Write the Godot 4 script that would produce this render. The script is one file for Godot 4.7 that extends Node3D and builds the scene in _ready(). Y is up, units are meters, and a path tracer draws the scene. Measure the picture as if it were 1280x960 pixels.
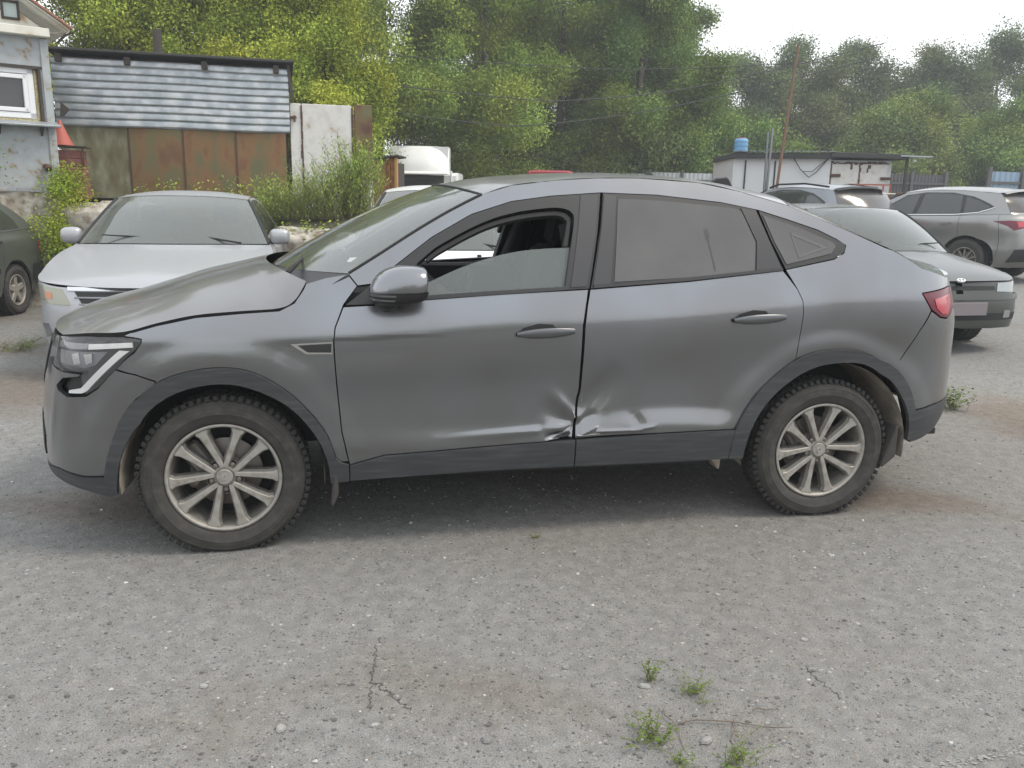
extends Node3D

# ------------------------------------------------------------------ small mesh builder
class MB:
	var v := PackedVector3Array()
	var n := PackedVector3Array()
	var c := PackedColorArray()
	var uv := PackedVector2Array()
	var ix := PackedInt32Array()
	var tint := Color(1, 1, 1)
	func vert(p: Vector3, nn: Vector3, u := Vector2.ZERO) -> int:
		v.append(p); n.append(nn); c.append(tint); uv.append(u)
		return v.size() - 1
	func tri(a: int, b: int, d: int) -> void:
		var g := (v[b] - v[a]).cross(v[d] - v[a])
		if g.dot(n[a] + n[b] + n[d]) > 0.0:
			ix.append(a); ix.append(d); ix.append(b)
		else:
			ix.append(a); ix.append(b); ix.append(d)
	func quad(a: int, b: int, d: int, e: int) -> void:
		tri(a, b, d); tri(a, d, e)
	func flat(pts: Array, out: Vector3) -> void:
		var g: Vector3 = (pts[1] - pts[0]).cross(pts[2] - pts[0])
		if g.length() < 1e-12 and pts.size() > 3:
			g = (pts[2] - pts[0]).cross(pts[3] - pts[0])
		g = g.normalized()
		if g.dot(out) < 0.0: g = -g
		var k := []
		for p in pts: k.append(vert(p, g))
		for i in range(1, k.size() - 1): tri(k[0], k[i], k[i + 1])
	# box with chamfered edges
	func box(ctr: Vector3, size: Vector3, bs := Basis.IDENTITY, ch := 0.0) -> void:
		var h := size * 0.5
		ch = minf(ch, minf(h.x, minf(h.y, h.z)) * 0.6)
		for ax in 3:
			for s in [-1.0, 1.0]:
				var o := Vector3.ZERO; o[ax] = s
				var b: int = (ax + 1) % 3
				var d: int = (ax + 2) % 3
				var q := []
				for k in [[-1, -1], [1, -1], [1, 1], [-1, 1]]:
					var p := Vector3.ZERO
					p[ax] = s * h[ax]; p[b] = k[0] * (h[b] - ch); p[d] = k[1] * (h[d] - ch)
					q.append(ctr + bs * p)
				flat(q, bs * o)
		if ch <= 0.0: return
		for ax in 3:
			var b: int = (ax + 1) % 3
			var d: int = (ax + 2) % 3
			for sb in [-1.0, 1.0]:
				for sd in [-1.0, 1.0]:
					var q := []
					for k in [[-1, 0], [1, 0], [1, 1], [-1, 1]]:
						var p := Vector3.ZERO
						p[ax] = k[0] * (h[ax] - ch)
						p[b] = sb * (h[b] - (ch if k[1] == 0 else 0.0))
						p[d] = sd * (h[d] - (0.0 if k[1] == 0 else ch))
						q.append(ctr + bs * p)
					var o := Vector3.ZERO; o[b] = sb; o[d] = sd
					flat(q, bs * o)
		for sx in [-1.0, 1.0]:
			for sy in [-1.0, 1.0]:
				for sz in [-1.0, 1.0]:
					var s := Vector3(sx, sy, sz)
					var q := []
					for k in 3:
						var p := s * (h - Vector3.ONE * ch)
						p[k] = s[k] * h[k]
						q.append(ctr + bs * p)
					flat(q, bs * s)
	# grid of rows with smooth normals that point away from "inside"
	func sheet(rows: Array, inside: Vector3, closed := false, flip := 0) -> void:
		var nr := rows.size()
		var nc: int = rows[0].size()
		var base := v.size()
		for i in nr:
			for j in nc:
				var i0 := maxi(i - 1, 0)
				var i1 := mini(i + 1, nr - 1)
				var j0: int = (j - 1 + nc) % nc if closed else maxi(j - 1, 0)
				var j1: int = (j + 1) % nc if closed else mini(j + 1, nc - 1)
				var g: Vector3 = (rows[i1][j] - rows[i0][j]).cross(rows[i][j1] - rows[i][j0])
				if g.length() < 1e-14: g = rows[i][j] - inside
				g = g.normalized()
				if flip == 0:
					if g.dot(rows[i][j] - inside) < 0.0: g = -g
				else:
					g = g * flip
				vert(rows[i][j], g, Vector2(float(j) / (nc - 1), float(i) / (nr - 1)))
		for i in nr - 1:
			for j in (nc if closed else nc - 1):
				var j2: int = (j + 1) % nc
				quad(base + i * nc + j, base + i * nc + j2, base + (i + 1) * nc + j2, base + (i + 1) * nc + j)
	# tube along points; radii one per point
	func tube(pts: Array, rad: Array, sides := 6, caps := true) -> void:
		var base := v.size()
		var up := Vector3.UP
		var m := pts.size()
		for i in m:
			var t: Vector3 = (pts[mini(i + 1, m - 1)] - pts[maxi(i - 1, 0)]).normalized()
			if absf(t.dot(up)) > 0.95: up = Vector3.RIGHT
			var a := t.cross(up).normalized()
			var b := a.cross(t).normalized()
			up = b
			for j in sides:
				var f := TAU * j / sides
				var d := a * cos(f) + b * sin(f)
				vert(pts[i] + d * float(rad[i]), d, Vector2(float(j) / sides, i))
		for i in m - 1:
			for j in sides:
				var j2 := (j + 1) % sides
				quad(base + i * sides + j, base + i * sides + j2, base + (i + 1) * sides + j2, base + (i + 1) * sides + j)
		if caps:
			for e in [0, m - 1]:
				var q := []
				for j in sides: q.append(v[base + e * sides + j])
				flat(q, (pts[e] - pts[1 if e == 0 else m - 2]))
	# profile of (radius, height) turned about an axis
	func lathe(prof: Array, seg: int, xf: Transform3D, close_normals := true) -> void:
		var rows := []
		var base := v.size()
		var m := prof.size()
		for i in m:
			var p: Vector2 = prof[i]
			var d: Vector2 = prof[mini(i + 1, m - 1)] - prof[maxi(i - 1, 0)]
			var nn := Vector2(d.y, -d.x).normalized()
			for j in seg + 1:
				var f := TAU * j / seg
				vert(xf * Vector3(p.x * cos(f), p.x * sin(f), p.y), (xf.basis * Vector3(nn.x * cos(f), nn.x * sin(f), nn.y)).normalized(), Vector2(float(j) / seg, float(i) / (m - 1)))
		for i in m - 1:
			for j in seg:
				var a := base + i * (seg + 1) + j
				quad(a, a + 1, a + seg + 2, a + seg + 1)
	# polygon in the xy plane extruded from z0 to z1 with a chamfer on the z1 side
	func prism(poly: PackedVector2Array, z0: float, z1: float, xf: Transform3D, ch := 0.0, back := true) -> void:
		var top := poly
		if ch > 0.0:
			var sm := scaled(poly, 1000.0)
			var off := Geometry2D.offset_polygon(sm, -ch * 1000.0, Geometry2D.JOIN_MITER)
			if off.size() > 0 and off[0].size() >= 3: top = scaled(off[0], 0.001)
			else: ch = 0.0
		var zs := z1 - ch
		var up := (xf.basis * Vector3(0, 0, signf(z1 - z0))).normalized()
		if z1 < z0: zs = z1 + ch
		for side in [[top, z1, up], [poly, z0, -up]]:
			if side[1] == z0 and not back: continue
			var pl: PackedVector2Array = side[0]
			var ti := Geometry2D.triangulate_polygon(pl)
			var b := v.size()
			for p in pl: vert(xf * Vector3(p.x, p.y, side[1]), side[2], p)
			for k in range(0, ti.size(), 3): tri(b + ti[k], b + ti[k + 1], b + ti[k + 2])
		var cw := Geometry2D.is_polygon_clockwise(poly)
		var m := poly.size()
		for i in m:
			var p := poly[i]
			var q := poly[(i + 1) % m]
			var e := (q - p).normalized()
			var o := Vector2(e.y, -e.x)
			if cw: o = -o
			var out := xf.basis * Vector3(o.x, o.y, 0)
			flat([xf * Vector3(p.x, p.y, z0), xf * Vector3(q.x, q.y, z0), xf * Vector3(q.x, q.y, zs), xf * Vector3(p.x, p.y, zs)], out)
			if ch > 0.0:
				if top.size() == m:
					var k0 := nearest(top, p)
					var k1 := nearest(top, q)
					if k0 != k1:
						flat([xf * Vector3(p.x, p.y, zs), xf * Vector3(q.x, q.y, zs), xf * Vector3(top[k1].x, top[k1].y, z1), xf * Vector3(top[k0].x, top[k0].y, z1)], out + up)
				else:
					var k0 := nearest(top, p)
					var k1 := nearest(top, q)
					flat([xf * Vector3(p.x, p.y, zs), xf * Vector3(q.x, q.y, zs), xf * Vector3(top[k1].x, top[k1].y, z1), xf * Vector3(top[k0].x, top[k0].y, z1)], out + up)
	func nearest(pl: PackedVector2Array, p: Vector2) -> int:
		var best := 0
		for i in pl.size():
			if pl[i].distance_squared_to(p) < pl[best].distance_squared_to(p): best = i
		return best
	static func scaled(pl: PackedVector2Array, k: float) -> PackedVector2Array:
		var o := PackedVector2Array()
		for p in pl: o.append(p * k)
		return o
	func add(m: MB, xf := Transform3D.IDENTITY) -> void:
		var b := v.size()
		var mirror := xf.basis.determinant() < 0.0
		for k in m.v.size():
			v.append(xf * m.v[k]); n.append((xf.basis * m.n[k]).normalized()); c.append(m.c[k]); uv.append(m.uv[k])
		for k in range(0, m.ix.size(), 3):
			ix.append(b + m.ix[k])
			ix.append(b + m.ix[k + (2 if mirror else 1)])
			ix.append(b + m.ix[k + (1 if mirror else 2)])
	func flip_z() -> MB:
		var o := MB.new()
		o.add(self, Transform3D(Basis(Vector3.RIGHT, Vector3.UP, Vector3.FORWARD), Vector3.ZERO))
		return o
	func put(am: ArrayMesh) -> void:
		if v.size() == 0: return
		var a := []
		a.resize(Mesh.ARRAY_MAX)
		a[Mesh.ARRAY_VERTEX] = v; a[Mesh.ARRAY_NORMAL] = n; a[Mesh.ARRAY_COLOR] = c; a[Mesh.ARRAY_TEX_UV] = uv; a[Mesh.ARRAY_INDEX] = ix
		am.add_surface_from_arrays(Mesh.PRIMITIVE_TRIANGLES, a)

# ------------------------------------------------------------------ the skin of a car: z over (length, height), with rounded nose and tail
class Body:
	var bx := PackedFloat32Array([-1.0, 4.0])
	var bh := PackedFloat32Array([1.0, 1.0])
	var r := PackedFloat32Array([0, .12, .27, .40, .55, .72, .84, .90, .96, 1.0])
	var z := PackedFloat32Array([.868, .886, .902, .896, .896, .9085, .9075, .8985, .884, .871])
	var low := 0.2
	var tum := Vector2(.40, .22)
	var wx := PackedFloat32Array([-.9, 4.0])
	var ww := PackedFloat32Array([1, 1])
	var s1f := -.30
	var lf := .95
	var nf := 2.5
	var nh := PackedFloat32Array([.2, 1.0])
	var nx := PackedFloat32Array([-.8, -.8])
	var s1r := 2.95
	var lr := 1.1
	var nr := 2.3
	var th := PackedFloat32Array([.2, 1.0])
	var tx := PackedFloat32Array([3.6, 3.6])
	func bump(_a: float, _h: float) -> float: return 0.0
	func dirt(_a: float, _h: float) -> Color: return Color(1, 1, 1)
	static func herm(X: PackedFloat32Array, Y: PackedFloat32Array, x: float) -> float:
		var m := X.size()
		if x <= X[0]: return Y[0]
		if x >= X[m - 1]: return Y[m - 1]
		var i := 0
		while x > X[i + 1]: i += 1
		var d := X[i + 1] - X[i]
		var t := (x - X[i]) / d
		var s := (Y[i + 1] - Y[i]) / d
		var m0 := s * d
		var m1 := m0
		if i > 0: m0 = (Y[i + 1] - Y[i - 1]) / (X[i + 1] - X[i - 1]) * d
		if i < m - 2: m1 = (Y[i + 2] - Y[i]) / (X[i + 2] - X[i]) * d
		var t2 := t * t
		var t3 := t2 * t
		return (2 * t3 - 3 * t2 + 1) * Y[i] + (t3 - 2 * t2 + t) * m0 + (3 * t2 - 2 * t3) * Y[i + 1] + (t3 - t2) * m1
	func belt(x: float) -> float: return herm(bx, bh, x)
	func half(x: float, h: float) -> float:
		var hb := herm(bx, bh, x)
		var w: float
		if h <= hb: w = herm(r, z, (h - low) / (hb - low))
		else:
			var t := h - hb
			w = z[z.size() - 1] - tum.x * t - tum.y * t * t
		return w * herm(wx, ww, x)
	func at(a: float, h: float) -> Vector3:
		var p: Vector3
		if a < s1f:
			var f := minf(1.0, (s1f - a) / lf) * PI * 0.5
			p = Vector3(s1f - (s1f - herm(nh, nx, h)) * pow(sin(f), 2.0 / nf), h, half(s1f, h) * pow(maxf(cos(f), 0.0), 2.0 / nf))
		elif a > s1r:
			var f := minf(1.0, (a - s1r) / lr) * PI * 0.5
			p = Vector3(s1r + (herm(th, tx, h) - s1r) * pow(sin(f), 2.0 / nr), h, half(s1r, h) * pow(maxf(cos(f), 0.0), 2.0 / nr))
		else: p = Vector3(a, h, half(a, h))
		p.z += bump(a, h)
		return p
	func nor(a: float, h: float) -> Vector3:
		var e := 0.002
		var g := (at(a + e, h) - at(a - e, h)).cross(at(a, h + e) - at(a, h - e))
		return g.normalized() if g.length() > 1e-12 else Vector3(0, 0, 1)
	# a panel cut out of the skin: poly in (length, height)
	func panel(pl: PackedVector2Array, cell := 0.025, lift := 0.0, rim := 0.02, gap := 0.0025, mb: MB = null) -> MB:
		if mb == null: mb = MB.new()
		var poly := MB.scaled(pl, 100.0)
		if gap > 0.0:
			var best := PackedVector2Array()
			for o in Geometry2D.offset_polygon(poly, -gap * 100.0):
				if o.size() > best.size() or best.is_empty(): best = o
			poly = best
		if poly.size() < 3: return mb
		# a dense outline, so that it follows curves
		var fine := PackedVector2Array()
		var cs := cell * 100.0
		for k in poly.size():
			var p := poly[k]
			var q := poly[(k + 1) % poly.size()]
			var m := maxi(1, int(ceil(p.distance_to(q) / cs)))
			for j in m: fine.append(p.lerp(q, float(j) / m))
		poly = fine
		var lo := poly[0]
		var hi := poly[0]
		for p in poly:
			lo = lo.min(p); hi = hi.max(p)
		var nxc := int(ceil((hi.x - lo.x) / cs)) + 1
		var nyc := int(ceil((hi.y - lo.y) / cs)) + 1
		var edge := {}
		for k in poly.size():
			var p := poly[k]
			var q := poly[(k + 1) % poly.size()]
			for j in 9:
				var s := p.lerp(q, j / 8.0)
				edge[Vector2i(int((s.x - lo.x) / cs), int((s.y - lo.y) / cs))] = true
		var known := {}
		for i in nxc:
			for j in nyc:
				var a := lo + Vector2(i, j) * cs
				var key := Vector2i(i, j)
				if edge.has(key):
					var cellp := PackedVector2Array([a, a + Vector2(cs, 0), a + Vector2(cs, cs), a + Vector2(0, cs)])
					for piece in Geometry2D.intersect_polygons(cellp, poly):
						if piece.size() < 3: continue
						var ti := Geometry2D.triangulate_polygon(piece)
						var b := mb.v.size()
						for p in piece: _pv(mb, p, lift)
						for t in range(0, ti.size(), 3): mb.tri(b + ti[t], b + ti[t + 1], b + ti[t + 2])
				elif Geometry2D.is_point_in_polygon(a + Vector2(cs, cs) * 0.5, poly):
					var id := []
					for d in [Vector2i(0, 0), Vector2i(1, 0), Vector2i(1, 1), Vector2i(0, 1)]:
						var kk: Vector2i = key + d
						if not known.has(kk): known[kk] = _pv(mb, lo + Vector2(kk) * cs, lift)
						id.append(known[kk])
					mb.quad(id[0], id[1], id[2], id[3])
		if rim > 0.0:
			var cw := Geometry2D.is_polygon_clockwise(poly)
			var m := poly.size()
			for k in m:
				var p := poly[k] * 0.01
				var q := poly[(k + 1) % m] * 0.01
				var np := nor(p.x, p.y)
				var nq := nor(q.x, q.y)
				var pp := at(p.x, p.y) + np * lift
				var qq := at(q.x, q.y) + nq * lift
				var out := (qq - pp).cross(np).normalized()
				if cw: out = -out
				var b := mb.vert(pp, out)
				mb.vert(qq, out); mb.vert(qq - nq * rim, out); mb.vert(pp - np * rim, out)
				mb.quad(b, b + 1, b + 2, b + 3)
		return mb
	func _pv(mb: MB, p: Vector2, lift: float) -> int:
		var a := p.x * 0.01
		var h := p.y * 0.01
		var nn := nor(a, h)
		mb.tint = dirt(a, h)
		return mb.vert(at(a, h) + nn * lift, nn, Vector2(a, h))

# ------------------------------------------------------------------ names, tags, materials
var taken := {}
func numbered(called: String) -> String:
	var k: int = taken.get(called, 0)
	taken[called] = k + 1
	return called if k == 0 else "%s_%03d" % [called, k]

func tag(o: Node, label: String, category: String, group := "") -> Node:
	o.set_meta("label", label); o.set_meta("category", category)
	if group: o.set_meta("group", group)
	return o

func thing(called: String, at: Vector3, turn: float, label: String, category: String, group := "") -> Node3D:
	var o := Node3D.new()
	o.name = numbered(called)
	add_child(o)
	o.position = at; o.rotation.y = turn
	tag(o, label, category, group)
	return o

func build(mb, m, called: String, parent: Node = self) -> MeshInstance3D:
	var am := ArrayMesh.new()
	var list: Array = mb if mb is Array else [mb]
	var mats: Array = m if m is Array else [m]
	var k := 0
	for i in list.size():
		if list[i].v.size() == 0: continue
		list[i].put(am)
		am.surface_set_material(k, mats[mini(i, mats.size() - 1)])
		k += 1
	var o := MeshInstance3D.new()
	o.mesh = am
	if parent == self:
		o.name = numbered(called)
		add_child(o)
	else:
		o.name = called
		parent.add_child(o, true)
	return o

func structure(mb, m, called: String, parent: Node = self) -> MeshInstance3D:
	var o := build(mb, m, called, parent)
	o.set_meta("kind", "structure")
	return o

func piece(mesh: Mesh, m: Material, called: String, parent: Node, xf: Transform3D) -> MeshInstance3D:
	var o := MeshInstance3D.new()
	o.mesh = mesh
	if m: o.material_override = m
	o.name = called
	o.transform = xf
	parent.add_child(o, true)
	return o

func mat(c: Color, rough := 0.6, metal := 0.0) -> StandardMaterial3D:
	var m := StandardMaterial3D.new()
	m.albedo_color = c; m.roughness = rough; m.metallic = metal
	return m

func lin(r: float, g: float, b: float) -> Color: return Color(r, g, b).linear_to_srgb()

func noise(seed_: int, freq: float, oct := 4, type := FastNoiseLite.TYPE_SIMPLEX_SMOOTH) -> FastNoiseLite:
	var f := FastNoiseLite.new()
	f.seed = seed_; f.frequency = freq; f.noise_type = type
	f.fractal_octaves = oct
	f.fractal_type = FastNoiseLite.FRACTAL_FBM if oct > 1 else FastNoiseLite.FRACTAL_NONE
	return f

func ntex(f: FastNoiseLite, size: int, offs: Array, cols: Array, normal := 0.0) -> NoiseTexture2D:
	var t := NoiseTexture2D.new()
	t.width = size; t.height = size; t.seamless = true; t.noise = f; t.seamless_blend_skirt = 0.2
	if normal > 0.0:
		t.as_normal_map = true; t.bump_strength = normal
	else:
		var g := Gradient.new()
		g.offsets = PackedFloat32Array(offs); g.colors = PackedColorArray(cols)
		t.color_ramp = g
	return t

func tri(m: StandardMaterial3D, scale: float, world := false) -> StandardMaterial3D:
	m.uv1_triplanar = true
	m.uv1_world_triplanar = world
	m.uv1_scale = Vector3.ONE * scale
	return m

func P2(a: Array) -> PackedVector2Array:
	var o := PackedVector2Array()
	for i in range(0, a.size(), 2): o.append(Vector2(a[i], a[i + 1]))
	return o

# smooth curve through the points of an open polyline, n pieces per span
func smooth(pl: PackedVector2Array, n := 4) -> PackedVector2Array:
	var o := PackedVector2Array()
	var m := pl.size()
	for i in m - 1:
		var a := pl[maxi(i - 1, 0)]
		var d := pl[mini(i + 2, m - 1)]
		for k in n: o.append(pl[i].cubic_interpolate(pl[i + 1], a, d, float(k) / n))
	o.append(pl[m - 1])
	return o

# a sheet across the car between an edge line and its mirror image, arched to a centre line: lists of Vector3 (edge) and (x, y) (centre)
func arch(edge: Array, ctr: Array, rows := 20, cols := 24, pw := 2.4, lift := 0.0, vmax := 1.0) -> MB:
	var mb := MB.new()
	var rr := []
	for i in rows + 1:
		var u := float(i) / rows
		var e := along(edge, u)
		var c := along(ctr, u)
		var row := []
		for j in cols + 1:
			var w := (2.0 * j / cols - 1.0)
			w = signf(w) * (1.0 - pow(1.0 - absf(w), 1.25)) * vmax
			var a := absf(w)
			row.append(Vector3(c.x + (e.x - c.x) * a * a, c.y - (c.y - e.y) * pow(a, pw) + lift, e.z * w))
		rr.append(row)
	mb.sheet(rr, Vector3(1.2, -3.0, 0))
	return mb

func along(pts: Array, u: float) -> Vector3:
	var m := pts.size() - 1
	var f := clampf(u, 0, 1) * m
	var i := mini(int(f), m - 1)
	return pts[i].cubic_interpolate(pts[i + 1], pts[maxi(i - 1, 0)], pts[mini(i + 2, m)], f - i)

# ------------------------------------------------------------------ camera, light, setting
const HERO_TURN := 0.20651
const HERO_AT := Vector3(-1.3516, 0, -4.1188)

func _ready() -> void:
	var cam := Camera3D.new()
	cam.name = "camera"
	add_child(cam)
	cam.fov = rad_to_deg(2.0 * atan(480.0 / 1047.8))
	cam.near = 0.05; cam.far = 600.0
	cam.transform = Transform3D(Basis(Vector3.RIGHT, -0.22138) * Basis(Vector3(0, 0, 1), ROLL), Vector3(0, 1.474, 0))
	var we := WorldEnvironment.new()
	we.name = "world_environment"
	var env := Environment.new()
	env.tonemap_mode = Environment.TONE_MAPPER_LINEAR
	env.tonemap_exposure = 1.55
	env.background_mode = Environment.BG_SKY
	var sky := Sky.new()
	var sm := ProceduralSkyMaterial.new()
	sm.sky_top_color = Color(0.86, 0.88, 0.905); sm.sky_horizon_color = Color(0.98, 0.98, 0.98)
	sm.sky_curve = 0.15
	sm.sky_energy_multiplier = 1.15
	sm.ground_bottom_color = Color(0.4, 0.39, 0.37); sm.ground_horizon_color = Color(0.5, 0.5, 0.49)
	sm.sun_angle_max = 1.0
	sky.sky_material = sm
	env.sky = sky
	env.sdfgi_enabled = true; env.ssao_enabled = true; env.ssil_enabled = true
	env.fog_enabled = true
	env.fog_density = 0.0026
	env.fog_light_color = Color(0.93, 0.95, 0.97)
	we.environment = env
	add_child(we)
	var sun := DirectionalLight3D.new()
	sun.name = "sun"
	sun.light_energy = 0.5
	sun.light_angular_distance = 16.0
	sun.light_color = Color(1.0, 0.96, 0.90)
	sun.shadow_enabled = true
	sun.rotation_degrees = Vector3(-56, 82, 0)
	add_child(sun)
	make_materials()
	build_setting()
	build_hero()

const ROLL := 0.01939

# ------------------------------------------------------------------ shared materials
var M := {}
func make_materials() -> void:
	var paint := mat(Color(0.51, 0.519, 0.536), 0.25, 0.88)
	paint.albedo_texture = ntex(noise(3, 0.006, 5), 512, [0.25, 0.8], [Color(1, 1, 1), Color(0.95, 0.94, 0.925)])
	tri(paint, 0.5)
	paint.clearcoat_enabled = true; paint.clearcoat = 0.7; paint.clearcoat_roughness = 0.05
	paint.vertex_color_use_as_albedo = true
	M.paint = paint
	var dusty := mat(Color(0.47, 0.47, 0.475), 0.34, 0.72)
	dusty.albedo_texture = ntex(noise(8, 0.006, 5), 512, [0.2, 0.55, 0.8], [Color(1, 1, 1), Color(0.95, 0.94, 0.92), Color(0.88, 0.87, 0.85)])
	tri(dusty, 0.6)
	dusty.clearcoat_enabled = true; dusty.clearcoat = 0.5; dusty.clearcoat_roughness = 0.08
	M.dusty = dusty
	var clad := mat(Color(1, 1, 1), 0.62)
	clad.albedo_texture = ntex(noise(11, 0.02, 5), 512, [0.2, 0.5, 0.75, 0.95], [lin(.034, .036, .040), lin(.042, .044, .047), lin(.052, .053, .055), lin(.085, .082, .076)])
	tri(clad, 1.2)
	clad.uv1_scale = Vector3(.35, 4.0, .35)
	M.clad = clad
	M.trim = mat(lin(.018, .018, .019), 0.48)
	M.gloss = mat(lin(.04, .039, .040), 0.34)
	M.black = mat(lin(.012, .012, .013), 0.7)
	M.rubber = mat(lin(.02, .02, .02), 0.8)
	M.chrome = mat(lin(.62, .62, .62), 0.22, 1.0)
	var glass := mat(Color(0.75, 0.78, 0.78, 0.07), 0.03)
	glass.transparency = BaseMaterial3D.TRANSPARENCY_ALPHA
	glass.metallic_specular = 0.6
	M.glass = glass
	var film := mat(lin(.17, .195, .18), 0.10)
	film.albedo_color.a = 0.5
	film.transparency = BaseMaterial3D.TRANSPARENCY_ALPHA
	film.metallic_specular = 0.6
	M.dusty_glass = film
	var tinted := mat(Color(1, 1, 1), 0.16)
	tinted.albedo_texture = ntex(noise(19, 0.01, 5), 256, [0.25, 0.8], [lin(.075, .072, .070), lin(.10, .095, .09)])
	tri(tinted, 0.8)
	tinted.metallic_specular = 0.55
	M.tinted = tinted
	var tyre := mat(Color(1, 1, 1), 0.85)
	tyre.albedo_texture = ntex(noise(23, 0.03, 4), 256, [0.2, 0.55, 0.85], [lin(.033, .031, .028), lin(.044, .041, .037), lin(.066, .060, .052)])
	tri(tyre, 2.0)
	M.tyre = tyre
	M.tread = mat(lin(.026, .025, .024), 0.9)
	var rim := mat(Color(1, 1, 1), 0.5, 0.25)
	rim.albedo_texture = ntex(noise(29, 0.02, 4), 256, [0.2, 0.6, 0.9], [lin(.36, .345, .31), lin(.31, .29, .26), lin(.23, .21, .18)])
	tri(rim, 4.0)
	M.rim = rim
	var rimd := mat(Color(1, 1, 1), 0.6, 0.15)
	rimd.albedo_texture = ntex(noise(31, 0.02, 4), 256, [0.2, 0.6, 0.9], [lin(.12, .115, .105), lin(.17, .16, .14), lin(.25, .23, .19)])
	tri(rimd, 4.0)
	M.rim_dark = rimd
	M.steel = mat(lin(.22, .20, .18), 0.5, 0.7)
	var mud := mat(Color(1, 1, 1), 0.9)
	mud.albedo_texture = ntex(noise(37, 0.02, 5), 256, [0.2, 0.55, 0.85], [lin(.17, .15, .125), lin(.27, .235, .19), lin(.36, .315, .26)])
	tri(mud, 1.5)
	M.mud = mud
	M.scrape = mat(lin(.42, .42, .42), .45, .3)
	M.sticker = mat(lin(.105, .10, .098), .30)
	M.streak = mat(lin(.045, .043, .041), .6)
	M.flap = mat(lin(.05, .046, .042), 0.85)
	M.white_plastic = mat(lin(.66, .66, .65), 0.3)
	M.lamp_grey = mat(lin(.20, .21, .22), 0.25, 0.5)
	var red := mat(lin(.42, .012, .03), 0.12)
	red.clearcoat_enabled = true; red.clearcoat = 1.0; red.clearcoat_roughness = 0.05
	M.red_lens = red
	M.dark_red = mat(lin(.12, .01, .025), 0.15)
	M.seat = mat(lin(.014, .014, .015), 0.9)
	M.trim_in = mat(lin(.02, .02, .021), 0.7)

# ------------------------------------------------------------------ wheels: face at z = 0, axle along z
func wheel(parent: Node, called: String, at: Vector3, flip: bool, R := 0.338, lip := 0.233, hub_h := 0.32, style := 0, seed_ := 1) -> Node3D:
	var xf := Transform3D(Basis.IDENTITY if not flip else Basis(Vector3.UP, PI), at)
	var barrel := MB.new()
	barrel.lathe([Vector2(lip - .004, -.004), Vector2(lip - .02, -.022), Vector2(lip - .03, -.06), Vector2(lip - .035, -.17)], 48, Transform3D.IDENTITY)
	var face := MB.new()
	face.lathe([Vector2(lip - .006, -.010), Vector2(lip - .002, .001), Vector2(lip - .014, .002), Vector2(lip - .018, -.012), Vector2(lip - .020, -.03)], 64, Transform3D.IDENTITY)
	var w := build([barrel, face], [M.rim_dark, M.rim], called, parent)
	w.transform = xf
	var floor_y := -(hub_h - 0.004)
	# tyre
	var t := MB.new()
	var k := R / 0.338
	var prof := []
	for p in [[lip - .005, -.012], [lip + .003, -.001], [lip + .012, .007], [.262 * k, .014], [.272 * k, .0165], [.2735 * k, .0185], [.276 * k, .0185], [.2775 * k, .0168], [.292 * k, .0168], [.2935 * k, .0150], [.302 * k, .0135], [.3035 * k, .0150], [.306 * k, .0145], [.3075 * k, .0122], [.317 * k, .004], [.326 * k, -.008], [.332 * k, -.022], [.335 * k, -.05], [.336 * k, -.10], [.335 * k, -.155], [.330 * k, -.19], [.315 * k, -.21], [.28 * k, -.215], [lip, -.19]]:
		prof.append(Vector2(p[0], p[1]))
	t.lathe(prof, 72, Transform3D.IDENTITY)
	for i in t.v.size():
		if t.v[i].y < floor_y:
			var over := floor_y - t.v[i].y
			t.v[i].y = floor_y
			if t.v[i].z > -.1: t.v[i].z += over * 0.5
	var ty := build(t, M.tyre, "tyre", w)
	# tread blocks at the shoulder and across
	var tb := MB.new()
	var nb := 66
	var rng := RandomNumberGenerator.new()
	rng.seed = seed_
	for i in nb:
		var f := TAU * i / nb
		var bs := Basis(Vector3(0, 0, 1), f)
		var tall := .010 if i % 2 == 0 else .008
		tb.box(bs * Vector3(R * .977, 0, -.018), Vector3(tall + .014, TAU * R / nb * .62, .036), bs * Basis(Vector3(0, 1, 0), 0.42), .003)
		tb.box(bs * Vector3(R * .992, .004, -.075), Vector3(.014, TAU * R / nb * .66, .05), bs * Basis(Vector3(1, 0, 0), 0.3), .003)
		tb.box(bs * Vector3(R * .992, .0, -.135), Vector3(.014, TAU * R / nb * .66, .05), bs * Basis(Vector3(1, 0, 0), -0.3), .003)
	for i in tb.v.size(): tb.v[i].y = maxf(tb.v[i].y, floor_y)
	var to := build(tb, M.tread, "tread_blocks", w)
	to.set_meta("kind", "stuff")
	# brake disc and caliper
	var disc := MB.new()
	disc.lathe([Vector2(.02, -.085), Vector2(.075, -.085), Vector2(.075, -.095), Vector2(.145, -.095), Vector2(.147, -.118), Vector2(.02, -.118)], 40, Transform3D.IDENTITY)
	build(disc, M.steel, "brake_disc", w)
	var cal := MB.new()
	cal.box(Vector3(-.11, .07, -.10), Vector3(.09, .14, .07), Basis(Vector3(0, 0, 1), 0.6), .012)
	cal.box(Vector3(-.10, .05, -.062), Vector3(.03, .05, .03), Basis(Vector3(0, 0, 1), 0.6), .006)
	cal.lathe([Vector2(.0, -.05), Vector2(.022, -.05), Vector2(.024, -.08)], 14, Transform3D(Basis.IDENTITY, Vector3(-.125, -.03, 0)))
	build(cal, M.steel, "brake_caliper", w)
	var back := MB.new()
	back.lathe([Vector2(0.0, -.15), Vector2(lip - .034, -.15)], 32, Transform3D.IDENTITY)
	build(back, M.black, "dust_shield", w)
	if style == 0: spokes_pairs(w, lip)
	else: spokes_plain(w, lip, style)
	return w

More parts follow.
